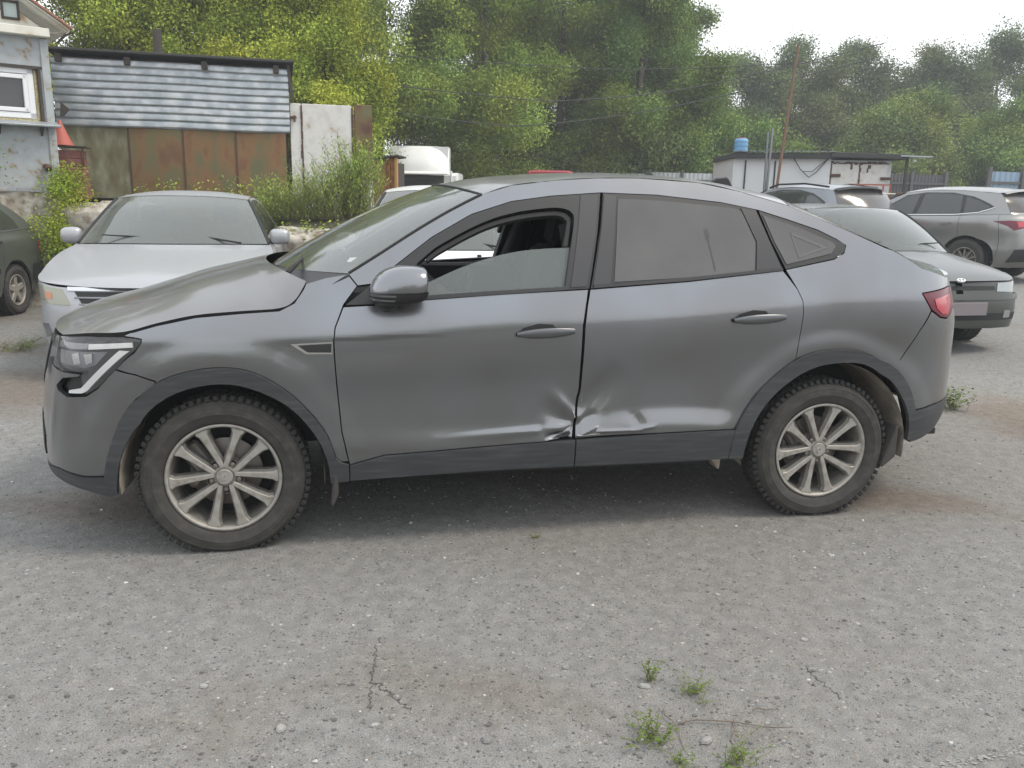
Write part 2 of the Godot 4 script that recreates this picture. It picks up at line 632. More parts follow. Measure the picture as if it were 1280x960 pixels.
# five V-shaped pairs of spokes with a lug in each gap between the pairs
func spokes_pairs(w: Node, lip: float) -> void:
	for k in 5:
		var mid := deg_to_rad(20.0 + 72.0 * k)
		for s in [-1.0, 1.0]:
			var a0: float = mid + s * deg_to_rad(6)
			var a1: float = mid + s * deg_to_rad(20.0)
			var d1 := Vector2(cos(a1), sin(a1))
			var p0 := Vector2(cos(a0), sin(a0)) * .040
			var p1 := d1 * (lip - .017)
			var ax := (p1 - p0).normalized()
			var side := Vector2(-ax.y, ax.x)
			var pl := PackedVector2Array()
			var L := (p1 - p0).length()
			for e in [[0.0, -.0095], [L * .62, -.0125], [L * .86, -.0165], [L * .965, -.027]]:
				pl.append(p0 + ax * float(e[0]) + side * float(e[1]))
			var aa := atan2(pl[pl.size() - 1].y, pl[pl.size() - 1].x)
			var pr := PackedVector2Array()
			for e in [[L * .965, .027], [L * .86, .0165], [L * .62, .0125], [0.0, .0095]]:
				pr.append(p0 + ax * float(e[0]) + side * float(e[1]))
			var ab := atan2(pr[0].y, pr[0].x)
			if ab - aa > PI: ab -= TAU
			if aa - ab > PI: ab += TAU
			for q in 5:
				var f := lerpf(aa, ab, (q + 0.5) / 5.0)
				pl.append(Vector2(cos(f), sin(f)) * (lip - .016))
			pl.append_array(pr)
			# body with a wide foot and a raised machined face
			var foot := MB.new()
			var wide := PackedVector2Array()
			for o in Geometry2D.offset_polygon(MB.scaled(pl, 1000.0), 7.0, Geometry2D.JOIN_ROUND):
				if o.size() > wide.size(): wide = o
			wide = MB.scaled(wide, 0.001)
			for i in wide.size():
				if wide[i].length() > lip - .016: wide[i] = wide[i].normalized() * (lip - .016)
			var lo := MB.new()
			lo.prism(wide, -.055, -.016, Transform3D.IDENTITY, .006, false)
			var hi := MB.new()
			hi.prism(pl, -.030, -.003, Transform3D.IDENTITY, .003, false)
			for m in [lo, hi]:
				for i in m.v.size(): m.v[i].z -= .016 * clampf(1.0 - (Vector2(m.v[i].x, m.v[i].y).length() - .04) / .15, 0, 1)
			build([lo, hi], [M.rim_dark, M.rim], "spoke", w)
		var la := mid + deg_to_rad(36)
		var lp := Vector3(cos(la) * .057, sin(la) * .057, 0)
		var nut := MB.new()
		nut.lathe([Vector2(.012, -.06), Vector2(.0115, -.030), Vector2(.009, -.026), Vector2(.0, -.026)], 6, Transform3D(Basis.IDENTITY, lp))
		nut.lathe([Vector2(.016, -.040), Vector2(.019, -.030), Vector2(.021, -.030), Vector2(.022, -.06)], 20, Transform3D(Basis.IDENTITY, lp))
		build(nut, M.steel, "lug_nut", w)
	var hub := MB.new()
	hub.lathe([Vector2(.082, -.075), Vector2(.078, -.048), Vector2(.05, -.046), Vector2(.046, -.022), Vector2(.038, -.018), Vector2(.036, -.0205), Vector2(.0, -.0205)], 40, Transform3D.IDENTITY)
	build(hub, M.rim_dark, "hub", w)
	var cap := MB.new()
	cap.lathe([Vector2(.034, -.022), Vector2(.033, -.015), Vector2(.029, -.013), Vector2(.027, -.0145), Vector2(.0, -.0145)], 32, Transform3D.IDENTITY)
	var dia := MB.new()
	for s in 4:
		var pts := [Vector2(0, .021), Vector2(.013, 0), Vector2(0, -.021), Vector2(-.013, 0)]
		var a: Vector2 = pts[s]
		var b: Vector2 = pts[(s + 1) % 4]
		dia.prism(PackedVector2Array([a, b, b * .48, a * .48]), -.0145, -.0105, Transform3D(Basis(Vector3(0, 0, 1), -0.35), Vector3.ZERO), .0008, false)
	build([cap, dia], [M.rim, M.rim], "hub_cap", w)

func spokes_plain(w: Node, lip: float, style: int) -> void:
	var n := 5 if style == 1 else 10
	for k in n:
		var a := TAU * k / n + 0.3
		var b := Basis(Vector3(0, 0, 1), a)
		var m := MB.new()
		var wd := .03 if style == 1 else .016
		m.prism(PackedVector2Array([Vector2(.03, -wd * 1.2), Vector2(lip - .018, -wd), Vector2(lip - .018, wd), Vector2(.03, wd * 1.2)]), -.05, -.012, Transform3D(b, Vector3.ZERO), .005, false)
		build(m, M.rim if style == 1 else M.rim_dark, "spoke", w)
	var hub := MB.new()
	hub.lathe([Vector2(.075, -.05), Vector2(.07, -.016), Vector2(.03, -.010), Vector2(.0, -.010)], 24, Transform3D.IDENTITY)
	build(hub, M.rim, "hub_cap", w)

# ------------------------------------------------------------------ the grey coupe that fills the picture
class HeroBody extends Body:
	var grime := FastNoiseLite.new()
	func dirt(a: float, h: float) -> Color:
		var n := grime.get_noise_2d(a * 120.0, h * 420.0) * .5 + .5
		var m := grime.get_noise_2d(a * 60.0 + 300.0, h * 60.0) * .5 + .5
		var k := smoothstep(.78, .34, h) * (.25 + .75 * n)
		for c in [.0, 2.7]: k += .5 * smoothstep(.72, .48, Vector2(a - c, h - .32).length()) * m
		k = clampf(k * .5 + .08 * m, 0, 1)
		return Color(1, 1, 1).lerp(Color(1.10, 1.03, .95), k)
	var dents_on := true
	func seg_dist(p: Vector2, a: Vector2, b: Vector2) -> Vector2:
		var d := b - a
		var t := clampf((p - a).dot(d) / d.length_squared(), 0, 1)
		var q := a + d * t
		var s := signf(d.cross(p - a))
		return Vector2(p.distance_to(q) * s, t)

	func ridge(p: Vector2, a: Vector2, b: Vector2, w: float, amp: float, grow := 0) -> float:
		var d := seg_dist(p, a, b)
		if absf(d.x) > 3.0 * w: return 0.0
		var f := exp(-pow(d.x / w, 2.0) * 1.2)
		var along_ := 1.0
		if grow == 1: along_ = d.y
		elif grow == 2: along_ = sin(clampf(d.y * 0.8 + 0.2, 0, 1) * PI)
		return amp * f * along_

	func bump(a: float, h: float) -> float:
		var o := 0.0
		for c in [Vector2(0, .32), Vector2(2.69, .32)]:
			if absf(a - c.x) < .7 and h > .25:
				var rr := Vector2(a, h).distance_to(c)
				o += .010 * smoothstep(.60, .50, rr) * smoothstep(.34, .62, h)
		# shoulder crease on fender and front door
		if a > .2 and a < 1.05:
			var hc := .894 + .036 * (a - .458)
			var f := smoothstep(.2, .4, a) * (1.0 - smoothstep(.62, 1.0, a))
			if h < hc + .004: o -= f * .0065 * smoothstep(hc + .004, hc - .010, h) * (1.0 - smoothstep(hc - .05, hc - .16, h))
		# sculpted bulge low on the doors
		if a > .5 and a < 2.35 and h < .62:
			var ha := .575 - .11 * pow((a - 1.86) / .42, 2.0) * .5
			if a < 1.5: ha = .50 + .012 * (a - .5)
			o += (.011 if a > 1.49 else .007) * smoothstep(ha + .01, ha - .10, h) * smoothstep(2.35, 2.1, a) * smoothstep(.52, 1.0, a)
		if dents_on and a > .85 and a < 2.0 and h > .40 and h < .85:
			var p := Vector2(a, h)
			o += ridge(p, Vector2(1.335, .685), Vector2(1.485, .53), .030, .013, 1)
			o -= ridge(p, Vector2(1.30, .60), Vector2(1.46, .50), .035, .012, 1)
			o += ridge(p, Vector2(.85, .462), Vector2(1.30, .480), .018, .008, 1)
			o += ridge(p, Vector2(1.30, .480), Vector2(1.455, .500), .016, .009, 1)
			o -= ridge(p, Vector2(1.36, .452), Vector2(1.45, .462), .014, .018, 2)
			o -= ridge(p, Vector2(1.485, .54), Vector2(1.68, .755), .065, .016, 2)
			o += ridge(p, Vector2(1.495, .452), Vector2(1.585, .497), .012, .009, 2)
			o -= ridge(p, Vector2(1.50, .51), Vector2(1.58, .55), .02, .010, 2)
			o += ridge(p, Vector2(1.58, .470), Vector2(1.74, .466), .008, .006, 0)
			o += ridge(p, Vector2(1.74, .466), Vector2(1.86, .486), .010, .007, 2)
			o -= ridge(p, Vector2(1.745, .53), Vector2(1.79, .475), .026, .005, 2)
		if a < -.5 and a > -1.0 and h < .72 and h > .33: o += ridge(Vector2(a, h), Vector2(-.70, .68), Vector2(-.755, .40), .028, .009, 2)
		return o

var hero := HeroBody.new()
func E(a: float, h: float) -> Vector3: return hero.at(a, h)
func edge_line(l: Array) -> Array:
	var o := []
	for i in range(0, l.size(), 2): o.append(hero.at(l[i], l[i + 1]))
	return o
func centre_line(l: Array) -> Array:
	var o := []
	for i in range(0, l.size(), 2): o.append(Vector3(l[i], l[i + 1], 0))
	return o

# one panel on each side: the near one and its mirror image
func both(root: Node, called: String, pl: PackedVector2Array, m: Material, cell := .025, lift := 0.0, rim := .02, gap := .0025, label := "") -> Array:
	hero.dents_on = true
	var a := build(hero.panel(pl, cell, lift, rim, gap), m, called, root)
	if label: a.set_meta("label", label)
	hero.dents_on = false
	var b := build(hero.panel(pl, maxf(cell, .04), lift, rim, gap).flip_z(), m, called, root)
	hero.dents_on = true
	return [a, b]

func build_hero() -> void:
	hero.bx = PackedFloat32Array([-1.0, 0.45, 0.83, 1.14, 1.54, 1.99, 2.45, 2.8, 3.7])
	hero.bh = PackedFloat32Array([1.0, 1.022, 1.047, 1.068, 1.09, 1.119, 1.163, 1.19, 1.22])
	hero.nh = PackedFloat32Array([.15, .3, .5, .7, .9, 1.1])
	hero.nx = PackedFloat32Array([-.77, -.825, -.83, -.80, -.735, -.64])
	hero.th = PackedFloat32Array([.2, .4, .55, .9, 1.05, 1.2])
	hero.tx = PackedFloat32Array([3.52, 3.69, 3.72, 3.70, 3.64, 3.6])
	hero.wx = PackedFloat32Array([-.9, -.3, .4, 1.3, 2.4, 3.0, 3.7])
	hero.ww = PackedFloat32Array([.985, .992, .998, 1, 1.0, .992, .97])
	var root := thing("parked_car", HERO_AT, HERO_TURN, "dented dark grey coupe-shaped off-road car seen from its left side", "car")
	# outlines in metres along the car and above the ground
	var arch_f := P2([-.433, .325, -.398, .454, -.354, .576, -.300, .672, -.207, .743, -.093, .779, .031, .790, .144, .766, .256, .694, .347, .602, .417, .498, .451, .394])
	var arch_fi := P2([-.387, .272, -.364, .405, -.320, .526, -.261, .621, -.156, .692, -.029, .724, .084, .717, .198, .670, .289, .604, .369, .500, .414, .396, .428, .284])
	var arch_r := P2([2.213, .312, 2.218, .356, 2.233, .457, 2.313, .600, 2.420, .707, 2.535, .784, 2.678, .815, 2.831, .803, 2.951, .752, 3.019, .695, 3.085, .594, 3.124, .479, 3.150, .348])
	var arch_ri := P2([2.287, .308, 2.307, .443, 2.365, .557, 2.459, .653, 2.577, .724, 2.700, .750, 2.853, .742, 2.967, .676, 3.030, .590, 3.082, .484, 3.120, .357])
	arch_f = smooth(arch_f, 3); arch_fi = smooth(arch_fi, 3); arch_r = smooth(arch_r, 3); arch_ri = smooth(arch_ri, 3)
	# ---- front bumper, fenders
	var fb := P2([-.42, .352, -.398, .454, -.354, .576, -.300, .672, -.229, .728, -.232, .740, -.300, .768, -.359, .788, -.433, .711, -.491, .676, -.603, .664, -.675, .684, -.690, .700, -.640, .735, -.530, .752, -.520, .764, -.653, .762, -.738, .772, -.815, .800, -.825, .843, -.82, .885, -1.25, .895, -1.25, .32, -.91, .327, -.692, .352, -.53, .343])
	both(root, "front_bumper", fb, M.paint, .025)
	both(root, "bumper_lip", P2([-1.25, .315, -.91, .322, -.692, .349, -.53, .339, -.43, .347, -.425, .33, -.387, .268, -.415, .258, -.525, .278, -.682, .295, -.85, .308, -1.25, .24]), M.clad, .03, .004)
	both(root, "grille", P2([-1.25, .64, -1.0, .64, -.88, .74, -.86, .86, -1.25, .875]), M.black, .05, .004)
	both(root, "lower_grille", P2([-1.25, .36, -.86, .37, -.84, .46, -.92, .54, -1.25, .55]), M.black, .05, .004)
	var fender := P2([-.229, .740, -.300, .768, -.356, .790, -.303, .850, -.272, .892, -.271, .905, -.329, .918, -.308, .930, -.214, .956, -.071, .985, .098, .999, .246, 1.008, .304, 1.037, .340, 1.088, .352, 1.112, .43, 1.135, .518, 1.149, .555, 1.102, .498, 1.03, .462, .941, .455, .885, .456, .827, .462, .709, .477, .511, .503, .375, .456, .375])
	var back := arch_f.duplicate()
	back.reverse()
	for p in back:
		if p.x > -.25 and p.y > .40: fender.append(p)
	var fe: Array = both(root, "front_fender", fender, M.paint, .018)
	# side vent with a bright rim
	var vent := build(hero.panel(P2([.286, .877, .450, .884, .448, .834, .345, .836]), .03, .002, .01, 0.0), M.chrome, "vent_rim", fe[0])
	build(hero.panel(P2([.312, .872, .446, .877, .445, .841, .352, .843]), .03, .004, .01, 0.0), M.trim, "side_vent", fe[0])
	# arch trims
	var tf := arch_f.duplicate()
	tf.append_array(P2([.475, .374, .503, .362, .504, .290, .428, .284]))
	var rv := arch_fi.duplicate()
	rv.reverse()
	tf.append_array(rv)
	both(root, "arch_trim", tf, M.clad, .022, .012, .02, .0005)
	var trr := arch_r.duplicate()
	rv = arch_ri.duplicate()
	rv.reverse()
	trr.append_array(rv)
	both(root, "arch_trim", trr, M.clad, .022, .012, .02, .0005)
	# ---- doors
	var fd := P2([.496, 1.022, .462, .941, .455, .890, .456, .827, .462, .709, .477, .511, .506, .360, .649, .398, 1.057, .419, 1.340, .430, 1.400, .440, 1.440, .452, 1.464, .442, 1.474, .50, 1.483, .610, 1.492, .660, 1.496, .938, 1.510, 1.02, 1.524, 1.089, 1.134, 1.069, .831, 1.048, .649, 1.029])
	var doors: Array = both(root, "front_door", fd, M.paint, .010)
	doors[0].set_meta("label", "front door with a crumpled lower rear corner")
	var rd := P2([1.531, 1.089, 1.515, 1.02, 1.504, .939, 1.499, .660, 1.490, .610, 1.476, .441, 1.58, .447, 1.70, .449, 1.862, .450, 2.221, .455, 2.260, .468, 2.313, .600, 2.420, .707, 2.504, .770, 2.517, .897, 2.523, .988, 2.515, 1.039, 2.490, 1.088, 2.425, 1.169, 1.976, 1.121])
	var rdoors: Array = both(root, "rear_door", rd, M.paint, .010)
	rdoors[0].set_meta("label", "rear door creased above the sill")
	# torn edge, bare metal and scratches round the dents
	for q in [["torn_edge", [1.375, .441, 1.40, .452, 1.43, .462, 1.452, .474, 1.458, .462, 1.448, .452, 1.40, .444], M.black, doors[0]],
		["bare_metal_scrape", [1.385, .457, 1.42, .470, 1.45, .490, 1.462, .500, 1.456, .484, 1.43, .468, 1.40, .459], M.scrape, doors[0]],
		["bare_metal_scrape", [1.463, .566, 1.471, .545, 1.476, .528, 1.479, .533, 1.472, .556], M.scrape, doors[0]],
		["bare_metal_scrape", [1.485, .452, 1.54, .455, 1.59, .4575, 1.59, .4605, 1.54, .459, 1.486, .457], M.scrape, rdoors[0]],
		["bare_metal_scrape", [1.560, .488, 1.582, .497, 1.580, .484, 1.575, .491], M.scrape, rdoors[0]],
		["scratch", [1.505, .60, 1.508, .64, 1.5092, .64, 1.5062, .60], M.scrape, rdoors[0]]]:
		build(hero.panel(P2(q[1]), .01, .0012, 0.0, 0.0), q[2], q[0], q[3])
	# ---- body side: windscreen pillar, roof rail and rear quarter in one
	var side := P2([2.504, .774, 2.517, .897, 2.523, .988, 2.515, 1.039, 2.490, 1.088, 2.439, 1.172, 2.681, 1.218, 2.735, 1.246, 2.750, 1.280, 2.709, 1.306, 2.621, 1.347, 2.470, 1.394, 2.346, 1.430, 2.174, 1.461, 1.876, 1.488, 1.62, 1.493, 1.396, 1.475, 1.218, 1.449, 1.041, 1.393, .866, 1.297, .767, 1.225, .613, 1.111, .556, 1.104, .520, 1.150, .558, 1.170, .733, 1.279, .905, 1.38, 1.089, 1.475, 1.225, 1.516, 1.44, 1.543, 1.604, 1.555, 1.807, 1.559, 2.084, 1.545, 2.263, 1.512, 2.494, 1.452, 2.769, 1.345, 2.977, 1.258, 3.037, 1.225, 3.123, 1.178, 3.344, 1.131, 3.344, 1.085, 3.108, 1.068, 3.166, .984, 3.102, .897, 3.022, .759])
	back = arch_r.duplicate()
	back.reverse()
	for p in back:
		if p.x > 2.51 and p.x < 3.01 and p.y > .7: side.append(p)
	both(root, "body_side", side, M.paint, .018, 0.0, .03, .001)
	# ---- window frames and glass
	var fo := P2([.502, 1.027, .540, 1.054, .613, 1.109, .767, 1.223, .866, 1.295, 1.041, 1.391, 1.218, 1.447, 1.396, 1.473, 1.620, 1.491, 1.585, 1.32, 1.527, 1.091, 1.427, 1.086])
	var fi := P2([.86, 1.238, .898, 1.264, 1.037, 1.336, 1.143, 1.378, 1.220, 1.398, 1.274, 1.409, 1.391, 1.423, 1.448, 1.420, 1.478, 1.405, 1.486, 1.375, 1.461, 1.269, 1.42, 1.095])
	# ring: outer forward along the top, back along the opening
	var ring := P2([.502, 1.027, .540, 1.054, .613, 1.109, .767, 1.223, .866, 1.295, 1.041, 1.391, 1.218, 1.447, 1.396, 1.473, 1.620, 1.491, 1.585, 1.32, 1.527, 1.091, 1.420, 1.085])
	var fir := smooth(fi, 3)
	fir.reverse()
	ring.append_array(fir)
	ring.append_array(P2([.80, 1.19, .80, 1.055, .831, 1.050, .649, 1.031]))
	var fr := both(root, "front_door_frame", ring, M.trim, .02, .002, .05, .001)
	both(root, "belt_moulding", P2([.80, 1.046, 1.134, 1.067, 1.426, 1.085, 1.424, 1.099, 1.134, 1.083, .80, 1.062]), M.trim, .03, .005, .012, 0.0)
	# grey applique on the B-pillar
	both(root, "pillar_trim", P2([1.515, 1.100, 1.575, 1.32, 1.606, 1.482, 1.528, 1.478, 1.505, 1.36, 1.47, 1.20, 1.445, 1.096]), M.gloss, .03, .005, .008, 0.0)
	# inner weather strip round the opening
	var strip := smooth(P2([.84, 1.216, .898, 1.258, 1.037, 1.330, 1.143, 1.372, 1.274, 1.402, 1.391, 1.415, 1.445, 1.411, 1.470, 1.395, 1.474, 1.37, 1.45, 1.269]), 3)
	var strip2 := smooth(P2([1.43, 1.269, 1.456, 1.365, 1.452, 1.38, 1.435, 1.394, 1.391, 1.398, 1.274, 1.385, 1.143, 1.355, 1.037, 1.313, .898, 1.240, .845, 1.203]), 3)
	strip.append_array(strip2)
	both(root, "weather_strip", strip, M.rubber, .02, -.012, .03, 0.0)
	# front window half lowered on the near side; the far one wound down
	var gl := smooth(P2([.80, 1.10, .841, 1.120, .993, 1.185, 1.148, 1.232, 1.287, 1.256, 1.470, 1.267]), 3)
	gl.append_array(P2([1.425, 1.085, 1.134, 1.065, .80, 1.045]))
	var g0 := build(hero.panel(gl, .04, -.018, .004, 0.0), M.dusty_glass, "half_lowered_window", root)
	# rear door frame and tinted glass
	var rfo := P2([1.533, 1.091, 1.60, 1.34, 1.630, 1.491, 1.876, 1.486, 2.174, 1.459, 2.335, 1.431, 2.378, 1.298, 2.426, 1.170, 1.976, 1.122])
	both(root, "rear_door_frame", rfo, M.trim, .03, .001, .03, .001)
	both(root, "pillar_trim", P2([1.545, 1.105, 1.60, 1.32, 1.634, 1.482, 1.688, 1.478, 1.682, 1.44, 1.622, 1.112]), M.gloss, .03, .005, .008, 0.0)
	var rg := P2([1.697, 1.466, 1.82, 1.464, 1.946, 1.458, 2.230, 1.434, 2.262, 1.422, 2.27, 1.40, 2.308, 1.290, 2.288, 1.168, 1.977, 1.137, 1.640, 1.118, 1.689, 1.435])
	both(root, "rear_side_window", rg, M.tinted, .04, .004, .008, 0.0)
	both(root, "pillar_trim", P2([2.262, 1.436, 2.327, 1.424, 2.372, 1.298, 2.418, 1.176, 2.296, 1.164, 2.315, 1.290]), M.gloss, .03, .005, .008, 0.0)
	both(root, "belt_moulding", P2([1.546, 1.092, 1.976, 1.122, 2.424, 1.168, 2.42, 1.181, 1.976, 1.136, 1.548, 1.107]), M.trim, .03, .0065, .012, 0.0)
	var qw := P2([2.346, 1.427, 2.470, 1.391, 2.621, 1.344, 2.709, 1.303, 2.742, 1.288, 2.747, 1.275, 2.735, 1.249, 2.681, 1.221, 2.439, 1.174, 2.385, 1.298])
	both(root, "quarter_window_frame", qw, M.trim, .03, .001, .02, .001)
	both(root, "quarter_window", P2([2.362, 1.406, 2.540, 1.350, 2.684, 1.292, 2.697, 1.276, 2.668, 1.243, 2.444, 1.195, 2.40, 1.29]), M.tinted, .03, .004, .006, 0.0)
	var stk := P2([2.480, 1.335, 2.655, 1.268, 2.505, 1.222, 2.480, 1.332, 2.492, 1.316, 2.513, 1.236, 2.622, 1.268, 2.492, 1.318])
	build(hero.panel(stk, .02, .0055, 0.0, 0.0), M.sticker, "triangle_sticker", root)
	for q in [[2.073, 1.335, 2.088, 1.345, 2.096, 1.31, 2.089, 1.29, 2.076, 1.30], [2.083, 1.29, 2.089, 1.29, 2.102, 1.20, 2.097, 1.20], [2.096, 1.20, 2.104, 1.20, 2.106, 1.165, 2.100, 1.165]]:
		build(hero.panel(P2(q), .02, .0050, 0.0, 0.0), M.streak, "dirt_streak", root)
	# ---- sills
	both(root, "sill_trim", P2([.507, .358, .649, .396, 1.057, .417, 1.464, .434, 1.478, .434, 1.478, .312, 1.061, .310, .507, .290]), M.clad, .03, .010, .05, .001)
	both(root, "sill_trim", P2([1.482, .436, 1.862, .447, 2.221, .453, 2.233, .45, 2.218, .356, 2.213, .312, 1.482, .312]), M.clad, .03, .010, .05, .001)
	# ---- rear
	var rb := P2([3.022, .757, 3.102, .893, 3.170, .980, 3.238, .944, 3.306, .935, 3.42, .975, 4.05, .985, 4.05, .52, 3.49, .520, 3.255, .514, 3.126, .505, 3.085, .594, 3.022, .692, 2.975, .735])
	both(root, "rear_bumper", rb, M.paint, .025)
	both(root, "rear_valance", P2([3.126, .500, 3.255, .510, 3.49, .516, 4.05, .516, 4.05, .37, 3.41, .365, 3.30, .350, 3.241, .340, 3.159, .335, 3.14, .42]), M.clad, .03, .004, .04, .001)
	both(root, "tail_lamp", P2([3.108, 1.065, 3.344, 1.081, 3.75, 1.065, 3.75, 1.015, 3.42, .985, 3.306, .939, 3.238, .948, 3.168, .986]), M.dark_red, .02, .004, .03, .001)
	both(root, "tail_lamp_glow_bar", P2([3.19, 1.035, 3.37, 1.052, 3.37, 1.01, 3.31, .955, 3.25, .962, 3.205, .99]), M.red_lens, .02, .0065, .003, 0.0)
	both(root, "tailgate", P2([3.344, 1.129, 4.05, 1.16, 4.05, 1.07, 3.75, 1.069, 3.344, 1.086]), M.paint, .03)
	both(root, "tailgate_lower", P2([3.75, 1.011, 4.05, 1.012, 4.05, .99, 3.43, .98]), M.paint, .03)
	# ---- roof, glass and bonnet across the car
	var hood_e := [-.70, .903, -.60, .915, -.491, .926, -.326, .934, -.214, .965, -.071, .994, .098, 1.008, .246, 1.018, .304, 1.046, .340, 1.097, .352, 1.121]
	var hood_c := [-.77, .895, -.68, .935, -.56, .965, -.43, 1.005, -.32, 1.04, -.18, 1.085, -.04, 1.118, .06, 1.143, .09, 1.150, .12, 1.155, .14, 1.16]
	var bonnet := arch(edge_line(hood_e), centre_line(hood_c), 40, 40, 2.7)
	var lipm := MB.new()
	var he: Array = edge_line(hood_e)
	var hc: Array = centre_line(hood_c)
	var rows := []
	for dy in [0.0, -.035]:
		var row := []
		for i in 61:
			var p := along(he, i / 60.0)
			row.append(p + Vector3(0, dy, dy * .5))
		rows.append(row)
	lipm.sheet(rows, Vector3(0, .9, 0))
	lipm.add(lipm.flip_z())
	var frow := [[], []]
	for j in 31:
		var w := 2.0 * j / 30.0 - 1.0
		var e: Vector3 = he[0]
		var c: Vector3 = hc[0]
		var p := Vector3(c.x + (e.x - c.x) * w * w, c.y + (e.y - c.y) * pow(absf(w), 2.7), e.z * w)
		frow[0].append(p); frow[1].append(p + Vector3(.03, -.03, 0))
	lipm.sheet(frow, Vector3(0, .9, 0))
	var bo := build([bonnet, lipm], [M.dusty, M.black], "bonnet", root)
	bo.set_meta("label", "dusty bonnet standing slightly open at its front edge")
	build(arch(edge_line(hood_e), centre_line(hood_c), 16, 16, 2.7, -.05, .985), M.black, "engine_bay_cover", root)
	var ws_e := [.522, 1.151, .65, 1.228, .82, 1.332, .96, 1.410, 1.091, 1.474]
	var ws_c := [.17, 1.135, .36, 1.245, .57, 1.355, .77, 1.445, .96, 1.515]
	build(arch(edge_line(ws_e), centre_line(ws_c), 24, 32, 2.2), M.windscreen, "windscreen", root)
	var roof_e := [1.095, 1.476, 1.225, 1.517, 1.44, 1.544, 1.604, 1.556, 1.807, 1.560, 2.084, 1.546, 2.263, 1.513, 2.494, 1.453]
	var roof_c := [.965, 1.517, 1.15, 1.553, 1.36, 1.575, 1.60, 1.588, 1.85, 1.590, 2.12, 1.580, 2.35, 1.557, 2.60, 1.515]
	build(arch(edge_line(roof_e), centre_line(roof_c), 30, 36, 2.6), M.dusty, "roof", root)
	var rw_e := [2.50, 1.450, 2.769, 1.346, 2.977, 1.259, 3.037, 1.226, 3.123, 1.179]
	var rw_c := [2.61, 1.512, 2.85, 1.42, 3.06, 1.325, 3.17, 1.27, 3.26, 1.225]
	build(arch(edge_line(rw_e), centre_line(rw_c), 20, 24, 2.6), M.tinted, "rear_window", root)
	var bl_e := [3.127, 1.177, 3.22, 1.158, 3.344, 1.133]
	var bl_c := [3.27, 1.222, 3.42, 1.205, 3.60, 1.17]
	build(arch(edge_line(bl_e), centre_line(bl_c), 10, 24, 2.6), M.paint, "boot_lid", root)
	# rubber line between windscreen and pillar, and roof front edge
	var rub := MB.new()
	for s in [1.0, -1.0]:
		var pts := []
		for i in 13:
			var p := along(edge_line(ws_e), i / 12.0)
			p.z = p.z * s
			pts.append(p + Vector3(0, .002, 0))
		var rad := []
		for i in 13: rad.append(.006)
		rub.tube(pts, rad, 6)
	var pts2 := []
	var rad2 := []
	for j in 21:
		var w := 2.0 * j / 20.0 - 1.0
		var e := E(1.091, 1.474)
		pts2.append(Vector3(.963 + (e.x - .963) * w * w, 1.516 + (e.y - 1.516) * pow(absf(w), 2.4) + .001, e.z * w)); rad2.append(.005)
	rub.tube(pts2, rad2, 6)
	build(rub, M.rubber, "windscreen_seal", root)
	# cowl and wipers
	var cowl := MB.new()
	var crow := []
	for i in 3:
		var row := []
		for j in 25:
			var w := 2.0 * j / 24.0 - 1.0
			var a := Vector3(.17 + .355 * w * w, 1.128 + .02 * absf(w), .83 * w)
			var b := Vector3(.10 + .25 * w * w, 1.105 - .03 * w * w, .84 * w)
			row.append(a.lerp(b, i / 2.0) + Vector3(0, -.012 if i == 1 else 0.0, 0))
		crow.append(row)
	cowl.sheet(crow, Vector3(.3, 0, 0))
	build(cowl, M.trim, "cowl", root)
	for s in [.62, .05]:
		var wp := MB.new()
		wp.tube([Vector3(.27, 1.135, s), Vector3(.30, 1.165, s - .03), Vector3(.33, 1.185, s - .30), Vector3(.30, 1.182, s - .62)], [.012, .009, .006, .005], 6)
		build(wp, M.rubber, "wiper", root)
	# antenna fin
	var fin := MB.new()
	fin.prism(P2([2.395, 0, 2.43, .02, 2.475, .045, 2.53, .052, 2.545, .04, 2.57, .0]), -.018, .018, Transform3D(Basis.IDENTITY, Vector3(0, 1.540, 0)), .006)
	build(fin, M.trim, "antenna_fin", root)
	# headlamps
	for s in [1, -1]:
		var hl := hero.panel(P2([-.80, .893, -.70, .898, -.491, .914, -.329, .914, -.273, .905, -.274, .892, -.305, .850, -.358, .787, -.435, .713, -.493, .681, -.603, .670, -.667, .690, -.680, .701, -.63, .738, -.52, .757, -.505, .772, -.653, .766, -.738, .776, -.81, .803, -.818, .843]), .02, -.03, .0, .001)
		var lamp := build(hl if s == 1 else hl.flip_z(), M.trim, "headlamp", root)
		var parts := [["light_bar", [-.495, .884, -.303, .893, -.302, .873, -.495, .862], M.white_plastic, -.010, .012],
			["light_bar", [-.345, .861, -.312, .858, -.49, .697, -.519, .684, -.603, .678, -.600, .690, -.525, .704], M.white_plastic, -.006, .012],
			["reflector", [-.79, .875, -.50, .885, -.50, .862, -.785, .85], M.lamp_grey, -.018, .01],
			["reflector", [-.78, .84, -.40, .855, -.46, .80, -.52, .785, -.74, .79], M.lamp_grey, -.024, .01],
			["projector", [-.62, .835, -.57, .845, -.545, .80, -.59, .795], M.chrome, -.016, .02],
			["projector", [-.53, .84, -.48, .845, -.475, .81, -.51, .80], M.chrome, -.016, .02]]
		for p in parts:
			var mb := hero.panel(P2(p[1]), .02, p[3], p[4], 0.0)
			build(mb if s == 1 else mb.flip_z(), p[2], p[0], lamp)
		var lens := hero.panel(P2([-.80, .893, -.70, .898, -.491, .914, -.329, .914, -.273, .905, -.274, .892, -.305, .850, -.358, .787, -.435, .713, -.493, .681, -.52, .757, -.505, .772, -.653, .766, -.738, .776, -.81, .803, -.818, .843]), .02, .0, .0, .001)
		build(lens if s == 1 else lens.flip_z(), M.glass, "lens", lamp)
	# door handles: a dished recess with a grip across it
	var k := 0
